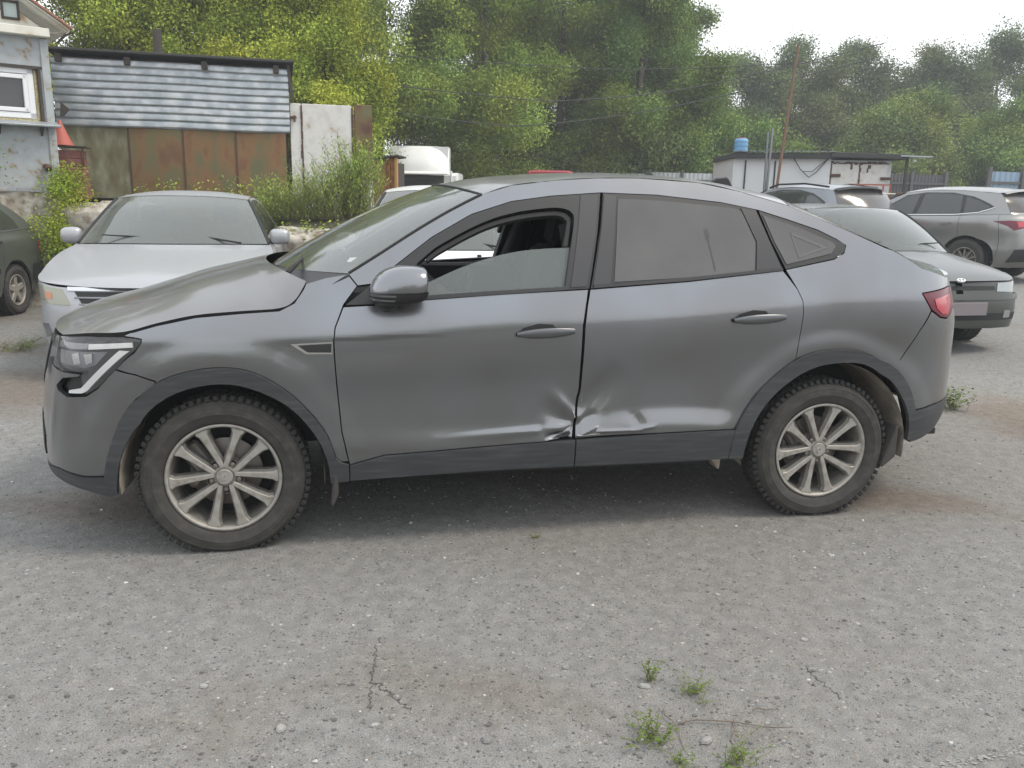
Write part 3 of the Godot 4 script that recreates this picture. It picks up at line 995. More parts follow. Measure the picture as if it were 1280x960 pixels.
	for d in [[1.33, .908, 0, doors], [2.305, .957, 1, rdoors]]:
		for s in [1, -1]:
			hero.dents_on = false
			var cx: float = d[0]
			var cy: float = d[1]
			var cup := hero.panel(P2([cx - .13, cy - .005, cx - .10, cy + .028, cx - .03, cy + .042, cx + .03, cy + .038, cx + .06, cy + .018, cx + .02, cy - .03, cx - .01, cy - .044, cx - .08, cy - .044, cx - .12, cy - .028]), .015, .0015, .0, 0.0)
			var hm := MB.new()
			var rr := []
			for i in 15:
				var u := i / 14.0
				var c0 := hero.at(cx - .125 + .25 * u, cy - .003 + .012 * u)
				var nn := hero.nor(cx - .125 + .25 * u, cy)
				var h2 := .018 + .004 * sin(u * PI) - .006 * pow(u, 6.0) - .010 * pow(1.0 - u, 6.0)
				var out := .030 * pow(sin(clampf(u, .02, .98) * PI), .45)
				var row := []
				for j in 12:
					var f := TAU * j / 12.0
					var yy := signf(sin(f)) * pow(absf(sin(f)), .7) * h2
					row.append(c0 + nn * (out * .62 + cos(f) * .010 + .004) + Vector3(0, yy, 0))
				rr.append(row)
			hm.sheet(rr, hero.at(cx, cy) + Vector3(0, 0, .022), true)
			# orient the tube's normals outwards
			if s == -1:
				cup = cup.flip_z(); hm = hm.flip_z()
			var parent: Node = d[3][0 if s == 1 else 1]
			build(cup, M.paint, "handle_cup", parent)
			var hol := hero.panel(P2([cx - .118, cy + .004, cx - .095, cy + .024, cx - .03, cy + .041, cx + .03, cy + .037, cx + .055, cy + .016, cx + .03, cy + .0, cx - .06, cy - .01]), .015, .003, .0, 0.0)
			build(hol if s == 1 else hol.flip_z(), M.black, "handle_hollow", parent)
			build(hm, M.handle, "door_handle", parent)
			k += 1
	hero.dents_on = true
	# mirrors
	for s in [1, -1]:
		var mm := MB.new()
		var band := MB.new()
		var rows3 := []
		for i in 15:
			var f := PI * i / 14.0
			var row := []
			for j in 29:
				var g := TAU * j / 28.0
				var e := 0.75
				var sx := sin(f) * cos(g)
				var sz := sin(f) * sin(g)
				var sy := cos(f)
				row.append(Vector3(.722 + .118 * signf(sx) * pow(absf(sx), e), 1.112 + (.086 if sy > 0 else .066) * signf(sy) * pow(absf(sy), .85), .985 + .10 * signf(sz) * pow(absf(sz), .8)))
			rows3.append(row)
		for r3 in rows3:
			for j in r3.size():
				var p: Vector3 = r3[j]
				p.x += .045 * clampf((p.y - 1.05) / .14, 0, 1) - .02 + .02 * (p.z - .985) / .1
				if p.x > .815: p.x = .815 + (p.x - .815) * .25
				r3[j] = p
		mm.sheet(rows3, Vector3(.72, 1.11, .985))
		var cap := build(mm if s == 1 else mm.flip_z(), M.paint, "mirror", root)
		var under := MB.new()
		var rows4 := []
		for i in 8:
			var row := []
			for j in 29:
				var p: Vector3 = rows3[7 + i][j]
				var q: Vector3 = rows3[7][j]
				p = Vector3(.73, p.y, .985) + (p - Vector3(.73, p.y, .985)) * 1.03
				p.y = minf(p.y, 1.100) - .003
				row.append(p)
			rows4.append(row)
		under.sheet(rows4, Vector3(.72, 1.11, .985))
		build(under if s == 1 else under.flip_z(), M.trim, "mirror_base", cap)
		var blink := MB.new()
		var br := [[], []]
		for j in range(8, 22):
			for i in 2:
				var c0 := Vector3(.73, 0, .985)
				var p: Vector3 = rows4[1 + i * 2][j % 28]
				c0.y = p.y
				br[i].append(c0 + (p - c0) * 1.015)
		blink.sheet(br, Vector3(.73, 1.08, .985))
		build(blink if s == 1 else blink.flip_z(), M.lamp_grey, "indicator", cap)
		var arm := MB.new()
		arm.tube([Vector3(.66, 1.045, .86), Vector3(.68, 1.052, .93), Vector3(.70, 1.07, .97)], [.045, .04, .035], 10)
		build(arm if s == 1 else arm.flip_z(), M.trim, "mirror_arm", cap)
	# dark inner skin, floor, liners
	var inner := MB.new()
	hero.dents_on = false
	inner.add(hero.panel(P2([.47, .30, 2.22, .32, 2.30, .62, 2.55, .82, 2.52, 1.10, 1.5, 1.03, .52, .98, .44, .80]), .12, -.06, 0.0, 0.0))
	inner.add(hero.panel(P2([-.3, .75, 0, .83, .3, .75, .44, .82, .5, .98, .1, .96, -.2, .92]), .12, -.06, 0.0, 0.0))
	inner.add(hero.panel(P2([-1.25, .3, -.42, .3, -.3, .72, -.3, .90, -.7, .88, -1.25, .88]), .12, -.05, 0.0, 0.0))
	inner.add(hero.panel(P2([3.15, .36, 3.0, .76, 2.7, .83, 2.52, .82, 2.5, 1.12, 3.3, 1.12, 4.05, 1.1, 4.05, .40]), .12, -.06, 0.0, 0.0))
	inner.add(inner.flip_z())
	hero.dents_on = true
	inner.box(Vector3(1.35, .285, 0), Vector3(1.75, .03, 1.62))
	inner.box(Vector3(-.45, .285, 0), Vector3(.4, .03, 1.3))
	inner.box(Vector3(3.2, .34, 0), Vector3(.5, .03, 1.4))
	inner.box(Vector3(0.0, .62, 0), Vector3(.9, .5, 1.1))
	inner.box(Vector3(2.75, .66, 0), Vector3(1.0, .4, 1.1))
	build(inner, M.black, "underbody", root)
	for c in [[0.005, .400], [2.705, .422]]:
		for s in [1.0, -1.0]:
			var ln := MB.new()
			var rows5 := []
			for i in 4:
				var row := []
				for j in 31:
					var f := lerpf(-.12, PI + .12, j / 30.0)
					row.append(Vector3(c[0] - cos(f) * (c[1] - .004 * i), .325 + sin(f) * (c[1] + .004), s * (.892 - .10 * i)))
				rows5.append(row)
			ln.sheet(rows5, Vector3(c[0], .3, s * .7), false)
			build(ln, M.mud, "arch_liner", root)
	# mud flaps
	for s in [1.0, -1.0]:
		for f in [[.475, .25, .40, .16], [3.105, .30, .46, .20]]:
			var fl := MB.new()
			var xx: float = f[0]
			fl.prism(P2([0, f[2], .012, f[2], .012, f[1] + .01, -.05 if xx > 1.0 else -.01, f[1] - .04, -.06 if xx > 1.0 else -.02, f[1] - .03]), -.10, .10, Transform3D(Basis.IDENTITY, Vector3(xx - .03, -.03, s * .80)), .006)
			build(fl, M.flap, "mud_flap", root)
	var jack := MB.new()
	jack.prism(P2([2.13, .32, 2.20, .32, 2.195, .25, 2.185, .25]), .70, .86, Transform3D.IDENTITY, .004)
	build(jack, M.mud, "deflector", root)
	# wheels
	var n := 1
	for wx in [0.0, 2.70]:
		wheel(root, "wheel", Vector3(wx, .32, .875), false, .338, .233, .32, 0, n)
		wheel(root, "wheel", Vector3(wx, .32, -.875), true, .338, .233, .32, 0, n + 1)
		n += 2
	# ---- inside
	var dash := MB.new()
	dash.box(Vector3(.72, .95, 0), Vector3(.50, .26, 1.50), Basis(Vector3(0, 0, 1), .15), .06)
	dash.box(Vector3(.62, .70, 0), Vector3(.3, .5, 1.5), Basis.IDENTITY, .04)
	dash.box(Vector3(1.2, .55, 0), Vector3(1.0, .35, .26), Basis.IDENTITY, .04)
	build(dash, M.trim_in, "dashboard", root)
	var st := MB.new()
	var sp := []
	var sr := []
	var sb := Basis(Vector3(0, 0, 1), -.42)
	for j in 25:
		var f := TAU * j / 24.0
		sp.append(Vector3(1.02, .96, .37) + sb * Vector3(0, cos(f) * .18, sin(f) * .18)); sr.append(.016)
	st.tube(sp, sr, 8, false)
	st.box(Vector3(1.01, .955, .37), Vector3(.05, .12, .30), sb, .02)
	build(st, M.trim_in, "steering_wheel", root)
	for s in [.37, -.37]:
		seat(root, Vector3(1.30, .42, s))
	var bench := MB.new()
	bench.box(Vector3(2.15, .62, 0), Vector3(.5, .16, 1.3), Basis.IDENTITY, .05)
	bench.box(Vector3(2.45, .92, 0), Vector3(.16, .62, 1.3), Basis(Vector3(0, 0, 1), -.35), .05)
	for zz in [-.42, .42]: bench.box(Vector3(2.57, 1.28, zz), Vector3(.10, .16, .26), Basis(Vector3(0, 0, 1), -.3), .04)
	build(bench, M.seat, "rear_bench", root)
	for s in [1.0, -1.0]:
		var cards := MB.new()
		cards.box(Vector3(1.0, .78, s * .80), Vector3(1.02, .58, .05), Basis(Vector3(1, 0, 0), -s * .04), .015)
		cards.box(Vector3(1.10, .88, s * .77), Vector3(.5, .05, .09), Basis.IDENTITY, .02)
		build(cards, M.trim_in, "door_card", root)
		var rear_card := MB.new()
		rear_card.box(Vector3(2.0, .80, s * .79), Vector3(.9, .60, .05), Basis(Vector3(1, 0, 0), -s * .04), .015)
		build(rear_card, M.trim_in, "door_card", root)
		var pil := MB.new()
		pil.tube([E(1.50, 1.06) * Vector3(1, 1, s) - Vector3(0, 0, s * .07), E(1.565, 1.30) * Vector3(1, 1, s) - Vector3(0, 0, s * .07), E(1.60, 1.45) * Vector3(1, 1, s) - Vector3(0, 0, s * .06)], [.06, .05, .045], 8)
		build(pil, M.trim_in, "pillar_cover", root)
	# seat belt by the pillar
	var belt := MB.new()
	belt.box(Vector3(1.50, 1.10, .70), Vector3(.05, .52, .004), Basis(Vector3(0, 0, 1), .18))
	build(belt, M.seat, "seat_belt", root)
	var head := arch(edge_line([1.10, 1.45, 1.6, 1.53, 2.1, 1.52, 2.5, 1.42]), centre_line([1.0, 1.48, 1.6, 1.55, 2.1, 1.54, 2.6, 1.45]), 8, 12, 2.6, -.025, .97)
	build(head, M.headliner, "headliner", root)

func seat(root: Node, at: Vector3) -> void:
	var m := MB.new()
	m.box(at + Vector3(-.02, .12, 0), Vector3(.50, .16, .48), Basis(Vector3(0, 0, 1), .08), .05)
	m.box(at + Vector3(.30, .46, 0), Vector3(.15, .66, .46), Basis(Vector3(0, 0, 1), -.22), .06)
	m.box(at + Vector3(.415, .88, 0), Vector3(.11, .20, .27), Basis(Vector3(0, 0, 1), -.18), .045)
	m.tube([at + Vector3(.36, .74, .06), at + Vector3(.40, .84, .06)], [.008, .008], 6)
	m.tube([at + Vector3(.36, .74, -.06), at + Vector3(.40, .84, -.06)], [.008, .008], 6)
	build(m, M.seat, "seat", root)

# ------------------------------------------------------------------ ground, its gravel skin
func gravel_maps() -> Array:
	var S := 1024
	var rng := RandomNumberGenerator.new()
	rng.seed = 77
	var n1 := noise(101, 0.02, 5).get_seamless_image(S, S)
	var n2 := noise(102, 0.35, 2).get_seamless_image(S, S)
	n1.convert(Image.FORMAT_L8); n2.convert(Image.FORMAT_L8)
	var a := n1.get_data()
	var b := n2.get_data()
	var col := PackedByteArray()
	col.resize(S * S * 3)
	var hgt := PackedByteArray()
	hgt.resize(S * S)
	for i in S * S:
		var g := 146.0 + (a[i] - 128) * 0.12 + (b[i] - 128) * 0.36
		col[i * 3] = int(clampf(g, 0, 255)); col[i * 3 + 1] = int(clampf(g * 0.992, 0, 255)); col[i * 3 + 2] = int(clampf(g * 0.968, 0, 255))
		hgt[i] = int(clampf(110.0 + (a[i] - 128) * 0.05 + (b[i] - 128) * 0.34, 0, 255))
	# stones set in the surface and pits where stones are gone
	for k in 26000:
		var cx := rng.randi() % S
		var cy := rng.randi() % S
		var big := pow(rng.randf(), 4.0)
		var r := 0.8 + big * 4.2
		var e := rng.randf_range(0.40, 1.0)
		var an := rng.randf() * PI
		var ca := cos(an)
		var sa := sin(an)
		var pit := rng.randf() < 0.52 and r < 3.0
		var tone: float
		if pit: tone = rng.randf_range(66, 116)
		elif rng.randf() < 0.035: tone = rng.randf_range(172, 205)
		else: tone = rng.randf_range(122, 170)
		var warm := rng.randf_range(-7, 9)
		var R := int(ceil(r))
		for dy in range(-R, R + 1):
			for dx in range(-R, R + 1):
				var u := (dx * ca + dy * sa) / r
				var w := (-dx * sa + dy * ca) / (r * e)
				var q := u * u + w * w
				if q > 1.0: continue
				var i: int = ((cy + dy + S) % S) * S + (cx + dx + S) % S
				var f := 1.0 - q * q
				var m := 0.35 + 0.6 * f
				col[i * 3] = int(clampf(lerpf(col[i * 3], tone + warm, m), 0, 255))
				col[i * 3 + 1] = int(clampf(lerpf(col[i * 3 + 1], tone, m), 0, 255))
				col[i * 3 + 2] = int(clampf(lerpf(col[i * 3 + 2], tone - warm * .8 - 4, m), 0, 255))
				hgt[i] = int(clampf(hgt[i] + (-70.0 * f if pit else 60.0 * f * minf(1.0, r / 4.0)), 0, 255))
	var ci := Image.create_from_data(S, S, false, Image.FORMAT_RGB8, col)
	var hi := Image.create_from_data(S, S, false, Image.FORMAT_L8, hgt)
	return [ImageTexture.create_from_image(ci), ImageTexture.create_from_image(hi)]

func ground_h(x: float, z: float) -> float:
	var h := 0.014 * maxf(0.0, -z - 5.5) * smoothstep(-3.0, 3.0, x)
	# the weedy bank and the terrace behind the silver saloon
	var z0 := lerpf(-11.0, -8.9, smoothstep(-3.5, -2.7, x))
	var bank := 1.15 * smoothstep(z0, z0 - 1.7, z) * (1.0 - smoothstep(-1.9, -1.1, x))
	return h + bank

var rough_noise := noise(5, 0.9, 3)
var patch_noise := noise(6, 0.22, 4)
func ground_y(x: float, z: float) -> float:
	return ground_h(x, z) + rough_noise.get_noise_2d(x, z) * 0.016

func axis_steps(lo: float, near_lo: float, near_hi: float, hi: float, fine: float) -> PackedFloat32Array:
	var o := PackedFloat32Array()
	var x := near_lo
	var s := fine
	var left := []
	while x > lo:
		s *= 1.25
		x -= s
		left.append(maxf(x, lo))
	left.reverse()
	for v in left: o.append(v)
	x = near_lo
	while x < near_hi:
		o.append(x)
		x += fine
	s = fine
	while x < hi:
		o.append(x)
		s *= 1.25
		x += s
	o.append(hi)
	return o

func build_ground() -> void:
	var xs := axis_steps(-140, -8, 8, 140, 0.10)
	var zs := axis_steps(-230, -12, -1, 90, 0.10)
	var mb := MB.new()
	var w := xs.size()
	for zi in zs.size():
		for xi in w:
			var x := xs[xi]
			var z := zs[zi]
			var y := ground_y(x, z)
			var e := 0.06
			var n := Vector3(ground_y(x - e, z) - ground_y(x + e, z), 2 * e, ground_y(x, z - e) - ground_y(x, z + e)).normalized()
			# bare dirt comes through in patches; soil on the bank
			var d := smoothstep(0.06, 0.42, patch_noise.get_noise_2d(x * 1.1 + 3.0, z * 1.9))
			var d2 := smoothstep(0.0, 0.5, patch_noise.get_noise_2d(x * 0.35 - 40.0, z * 0.5 + 17.0))
			var k := clampf(0.75 * d + 0.35 * d2, 0, 1)
			var c := Color(1, 1, 1).lerp(Color(.74, .62, .52), k)
			var pale := smoothstep(0.1, 0.5, patch_noise.get_noise_2d(x * 0.8 + 91.0, z * 1.2 - 33.0))
			c = c * (1.0 + 0.16 * pale)
			if ground_h(x, z) > 0.10 and x < -0.8: c = Color(.45, .42, .30)
			mb.tint = c
			mb.vert(Vector3(x, y, z), n)
	for zi in zs.size() - 1:
		for xi in w - 1:
			var a := zi * w + xi
			mb.quad(a, a + 1, a + w + 1, a + w)
	var m := mat(Color(.82, .82, .82), 0.93)
	var g := gravel_maps()
	m.albedo_texture = g[0]
	m.heightmap_enabled = true
	m.heightmap_texture = g[1]
	m.heightmap_scale = 0.55
	m.vertex_color_use_as_albedo = true
	tri(m, 1.0 / 1.75, true)
	M.ground = m
	var gr := structure(mb, m, "ground")
	ground_details(gr)

func ground_details(gr: Node) -> void:
	var rng := RandomNumberGenerator.new()
	rng.seed = 4242
	# loose chippings, too many to count
	var st := MB.new()
	stone_shape(st, 3)
	var am := ArrayMesh.new()
	st.put(am)
	var sm := mat(Color(1, 1, 1), 0.9)
	sm.vertex_color_use_as_albedo = true
	am.surface_set_material(0, sm)
	var mm := MultiMesh.new()
	mm.transform_format = MultiMesh.TRANSFORM_3D
	mm.use_colors = true
	mm.mesh = am
	mm.instance_count = 22000
	for i in 22000:
		var d := 1.6 + 9.0 * pow(rng.randf(), 1.7)
		var an := rng.randf_range(-.75, .75)
		var p := Vector3(sin(an) * d * 1.1, 0, -cos(an) * d)
		p.y = ground_y(p.x, p.z)
		var s := 0.0022 + 0.0082 * pow(rng.randf(), 3.5)
		var b := Basis(Vector3(rng.randf_range(-1, 1), 1, rng.randf_range(-1, 1)).normalized(), rng.randf() * TAU).scaled(Vector3(s, s * .7, s * rng.randf_range(.6, 1.0)))
		mm.set_instance_transform(i, Transform3D(b, p))
		var t := rng.randf_range(.09, .27)
		if rng.randf() < .03: t = rng.randf_range(.36, .55)
		mm.set_instance_color(i, Color(t * 1.03, t * .99, t * .93))
	var mi := MultiMeshInstance3D.new()
	mi.multimesh = mm
	mi.name = "gravel"
	add_child(mi)
	mi.set_meta("kind", "stuff")
	tag(mi, "loose stone chippings scattered over the worn grey yard", "gravel")
	# stones big enough to pick out
	for d in [[-.92, -2.28, .018, .42], [-.63, -2.08, .022, .40], [-.37, -2.10, .016, .45], [-.50, -2.98, .014, .45], [.19, -2.43, .018, .32], [.43, -2.33, .022, .40], [1.02, -2.62, .018, .40], [.80, -2.95, .014, .45], [.56, -2.06, .022, .36], [-.05, -2.04, .02, .26], [1.38, -3.35, .02, .45], [-.98, -2.55, .014, .22]]:
		var s := MB.new()
		stone_shape(s, int(d[2] * 1000) + 3)
		var sm2 := mat(lin(d[3] * .7, d[3] * .68, d[3] * .645), .9)
		for i in s.v.size(): s.v[i] = s.v[i] * Vector3(d[2], d[2] * .45, d[2] * .7)
		var o := build(s, sm2, "pebble", gr)
		o.position = Vector3(d[0], ground_y(d[0], d[1]) + d[2] * .12, d[1])
		o.rotation.y = d[0] * 7.0
	# cracks in the old asphalt
	for c in [[-.44, -2.60, -.40, -2.16, 5], [-.40, -2.32, -.27, -2.16, 4], [.96, -2.45, 1.02, -2.28, 3]]:
		var cb := MB.new()
		var m: int = c[4] * 7
		var pts := []
		for i in m + 1:
			var f := float(i) / m
			var x: float = lerpf(c[0], c[2], f) + rng.randf_range(-.012, .012)
			var z: float = lerpf(c[1], c[3], f) + rng.randf_range(-.012, .012)
			pts.append(Vector3(x, ground_y(x, z) + .0016, z))
		for i in m:
			var t: Vector3 = (pts[i + 1] - pts[i]).normalized().cross(Vector3.UP)
			var w0 := (.0004 + .0011 * absf(sin(i * 1.7))) * (1.0 if i > 0 else .2)
			var w1 := (.0004 + .0011 * absf(sin((i + 1) * 1.7))) * (1.0 if i < m - 1 else .2)
			cb.flat([pts[i] - t * w0, pts[i] + t * w0, pts[i + 1] + t * w1, pts[i + 1] - t * w1], Vector3.UP)
		build(cb, M.crack, "crack", gr)
	# remains of a painted line
	for l in [[1.02, -1.93, 1.62, -2.10, .035], [4.0, -7.3, 6.4, -7.75, .05]]:
		var pm := MB.new()
		var m := 260
		var a := Vector2(l[0], l[1])
		var b := Vector2(l[2], l[3])
		for i in m:
			if rng.randf() < .2: continue
			var p := a.lerp(b, (i + rng.randf()) / m) + Vector2(rng.randf_range(-1, 1), rng.randf_range(-1, 1)) * float(l[4]) * .5
			var s: float = l[4] * rng.randf_range(.04, .15)
			var q := []
			for j in 6:
				var f := TAU * j / 6.0
				var rr := s * rng.randf_range(.5, 1.1)
				var x := p.x + cos(f) * rr * 1.5
				var z := p.y + sin(f) * rr * .8
				q.append(Vector3(x, ground_y(p.x, p.y) + .0022 + .00002 * i, z))
			pm.flat(q, Vector3.UP)
		build(pm, mat(lin(.27, .265, .25), .9), "painted_line", gr)

func stone_shape(mb: MB, seed_: int) -> void:
	var rng := RandomNumberGenerator.new()
	rng.seed = seed_
	var rows := []
	for i in 5:
		var f := PI * i / 4.0
		var row := []
		for j in 7:
			var g := TAU * j / 7.0
			var r := rng.randf_range(.72, 1.1)
			if i == 0 or i == 4: r = .8
			row.append(Vector3(sin(f) * cos(g), cos(f) * .8, sin(f) * sin(g)) * r)
		rows.append(row)
	for i in 4:
		for j in 7:
			var j2 := (j + 1) % 7
			var q := [rows[i][j], rows[i][j2], rows[i + 1][j2], rows[i + 1][j]]
			var o: Vector3 = q[0] + q[1] + q[2] + q[3]
			if i == 0: q = [rows[0][0], rows[1][j2], rows[1][j]]
			if i == 3: q = [rows[3][j], rows[3][j2], rows[4][0]]
			mb.flat(q, o)

# ------------------------------------------------------------------ leaves and trees
var sprigs := {}
func leaf(mb: MB, p: Vector3, d: Vector3, up: Vector3, l: float, w: float) -> void:
	var s := d.cross(up).normalized()
	var n := s.cross(d).normalized()
	var a := mb.vert(p, n)
	var b := mb.vert(p + d * l * .45 + s * w + n * w * .3, (n - s * .3).normalized())
	var c := mb.vert(p + d * l - n * l * .12, n)
	var e := mb.vert(p + d * l * .45 - s * w + n * w * .3, (n + s * .3).normalized())
	mb.tri(a, b, c); mb.tri(a, c, e)

func sprig(kind: String) -> ArrayMesh:
	if sprigs.has(kind): return sprigs[kind]
	var rng := RandomNumberGenerator.new()
	rng.seed = hash(kind)
	var mb := MB.new()
	var n := 14
	var l := .105
	var sp := .25
	if kind == "fine": n = 16; l = .085; sp = .22
	for i in n:
		var base := Vector3(rng.randf_range(-1, 1), rng.randf_range(-1, 1), rng.randf_range(-1, 1)) * sp
		var d := (base + Vector3(rng.randf_range(-1, 1), rng.randf_range(-1.1, .5), rng.randf_range(-1, 1)) * .3).normalized()
		var t := rng.randf_range(.85, 1.12)
		mb.tint = Color(t, t, t)
		leaf(mb, base, d, Vector3(rng.randf_range(-.5, .5), 1, rng.randf_range(-.5, .5)), l * rng.randf_range(.7, 1.2), l * rng.randf_range(.18, .27))
	var am := ArrayMesh.new()
	mb.put(am)
	sprigs[kind] = am
	return am

func leaf_mat(c: Color, back := .5) -> StandardMaterial3D:
	var m := mat(Color(1, 1, 1), .75)
	m.albedo_color = c
	m.vertex_color_use_as_albedo = true
	m.backlight_enabled = true
	m.backlight = Color(back * .9, back, back * .35)
	m.metallic_specular = .15
	return m

# lobes: list of [centre, radii]; sprigs gather in clumps on and inside the lobes
func crown(root: Node, lobes: Array, count: int, col: Color, kind: String, seed_: int, size := 1.0, called := "crown") -> void:
	var rng := RandomNumberGenerator.new()
	rng.seed = seed_
	var am := sprig(kind)
	var mm := MultiMesh.new()
	mm.transform_format = MultiMesh.TRANSFORM_3D
	mm.use_colors = true
	mm.mesh = am
	mm.instance_count = count
	var total := 0.0
	for l in lobes: total += l[1].x * l[1].y
	var per := 54
	var k := 0
	while k < count:
		var pick := rng.randf() * total
		var lobe: Array = lobes[0]
		for l in lobes:
			pick -= l[1].x * l[1].y
			lobe = l
			if pick <= 0.0: break
		var d := Vector3(rng.randfn(), rng.randfn() * .9 + .1, rng.randfn()).normalized()
		var r := pow(rng.randf(), .30)
		var cc: Vector3 = lobe[0] + d * lobe[1] * r
		var cr := rng.randf_range(.30, .62) * size
		var tone := rng.randf_range(.62, 1.35)
		var yel := rng.randf_range(-.10, .16)
		for j in per:
			if k >= count: break
			var o := Vector3(rng.randfn(), rng.randfn() * .62, rng.randfn()) * cr * .62
			var s := size * rng.randf_range(.75, 1.3)
			var b := Basis(Vector3(rng.randf_range(-1, 1), rng.randf_range(-.4, 1), rng.randf_range(-1, 1)).normalized(), rng.randf() * TAU)
			# leaves lie outwards and a little down
			mm.set_instance_transform(k, Transform3D(b.scaled(Vector3.ONE * s), cc + o))
			var t := tone * rng.randf_range(.92, 1.08)
			mm.set_instance_color(k, Color(t * (1.0 + yel), t, t * (1.0 - yel)))
			k += 1
	var mi := MultiMeshInstance3D.new()
	mi.multimesh = mm
	mi.material_override = leaf_mat(col)
	mi.name = called
	root.add_child(mi, true)
	mi.set_meta("kind", "stuff")

func tree(called: String, at: Vector3, h: float, rad: float, low: float, col: Color, seed_: int, count: int, label: String, kind := "broad", size := 1.0, group := "", bark := Color(.16, .13, .10)) -> void:
	var rng := RandomNumberGenerator.new()
	rng.seed = seed_
	at.y = ground_h(at.x, at.z) - .05
	var root := thing(called, at, rng.randf() * TAU, label, "tree", group)
	var tr := MB.new()
	var lean := Vector3(rng.randf_range(-.4, .4), 0, rng.randf_range(-.4, .4))
	var top := Vector3(lean.x, h * .86, lean.z)
	var pts := []
	var rads := []
	var r0 := .03 + h * .016
	for i in 8:
		var f := i / 7.0
		pts.append(Vector3(0, 0, 0).lerp(top, f) + Vector3(sin(f * 5.0 + seed_) * .14, 0, cos(f * 4.0 + seed_) * .14) * h * .06)
		rads.append(r0 * (1.0 - .86 * f) * (1.35 if i == 0 else 1.0))
	tr.tube(pts, rads, 8)
	var bm: Material = M.bark
	build(tr, bm, "trunk", root)
	var lobes := []
	var nl := 12
	for i in nl:
		var f := lerpf(low / h, .97, pow((i + .5) / nl, .9))
		var an := i * 2.4 + rng.randf_range(-.5, .5)
		var prof := pow(sin(clampf((f - low / h * .5) / (1.0 - low / h * .5), .06, .97) * PI * .93 + .18), .7)
		var reach := rad * prof * rng.randf_range(.45, .72)
		var st := Vector3(lean.x, h, lean.z) * Vector3(f * .8, f * .75, f * .8)
		var en := Vector3(cos(an) * reach + lean.x * f, h * f, sin(an) * reach + lean.z * f)
		var lb := MB.new()
		lb.tube([st, st.lerp(en, .5) + Vector3(0, .15, 0), en], [r0 * .34 * (1.1 - f), r0 * .24 * (1.1 - f), r0 * .1 * (1.1 - f)], 5)
		build(lb, bm, "limb", root)
		var lr := rad * rng.randf_range(.36, .52) * (1.12 - f * .42)
		lobes.append([en, Vector3(lr, lr * rng.randf_range(.75, 1.05), lr)])
	crown(root, lobes, count, col, kind, seed_ * 7 + 1, size)

func weed(at: Vector3, h: float, spread: float, n: int, col: Color, seed_: int, label: String, group := "", style := 0, called := "weed_plant") -> void:
	var rng := RandomNumberGenerator.new()
	rng.seed = seed_
	at.y = ground_y(at.x, at.z) - .003
	var root := thing(called, at, 0.0, label, "weed", group)
	var stems := MB.new()
	var lv := MB.new()
	for i in n:
		var an := rng.randf() * TAU
		var lean := rng.randf_range(.1, 1.0) * spread
		var hh := h * rng.randf_range(.45, 1.0)
		var b0 := Vector3(rng.randfn(), 0, rng.randfn()) * spread * .25
		var tip := b0 + Vector3(cos(an) * lean, hh, sin(an) * lean)
		var mid := b0.lerp(tip, .5) + Vector3(0, hh * .12, 0)
		stems.tube([b0, mid, tip], [.0010 + h * .0022, .0007 + h * .0014, .0006], 4, false)
		var m := int(rng.randf_range(5, 10)) * (1 if style == 0 else 2)
		for j in m:
			var f := (j + 1.0) / m
			var p := b0.lerp(mid, f * 2.0) if f < .5 else mid.lerp(tip, f * 2.0 - 1.0)
			var t := rng.randf_range(.7, 1.3)
			lv.tint = Color(t, t, t * .9)
			var a2 := rng.randf() * TAU
			var d := Vector3(cos(a2), rng.randf_range(.0, .9) if style == 0 else rng.randf_range(.6, 1.6), sin(a2)).normalized()
			var l := (h * .20 if h < .3 else h * .09) if style == 0 else h * .075
			l *= rng.randf_range(.6, 1.2)
			leaf(lv, p, d, Vector3.UP + Vector3(rng.randf_range(-.4, .4), 0, rng.randf_range(-.4, .4)), l, l * (.26 if style == 0 else .10))
	build(stems, M.stem, "stem", root).set_meta("kind", "stuff")
	build(lv, leaf_mat(col, .4), "foliage", root).set_meta("kind", "stuff")

# ------------------------------------------------------------------ the other cars, all from one outline table each
func lines(b: Body, l: Array) -> Array:
	var o := []
	for i in range(0, l.size(), 2): o.append(b.at(l[i], l[i + 1]))
	return o

func strip(b: Body, s: Dictionary, a0: float, a1: float, bottom := -1.0) -> PackedVector2Array:
	var o := PackedVector2Array()
	var tx := PackedFloat32Array()
	var ty := PackedFloat32Array()
	var top: Array = s.top
	for i in range(0, top.size(), 2):
		tx.append(top[i]); ty.append(top[i + 1])
	var n := maxi(2, int((a1 - a0) / .03))
	for i in n + 1:
		var a := lerpf(a0, a1, float(i) / n)
		o.append(Vector2(a, Body.herm(tx, ty, a)))
	for i in n + 1:
		var a := lerpf(a1, a0, float(i) / n)
		var h: float = s.sill if bottom < 0.0 else bottom
		for c in [0.0, s.wb]:
			var d := absf(a - c)
			if d < s.arch: h = maxf(h, s.R + sqrt(s.arch * s.arch - d * d))
		o.append(Vector2(a, h))
	return o

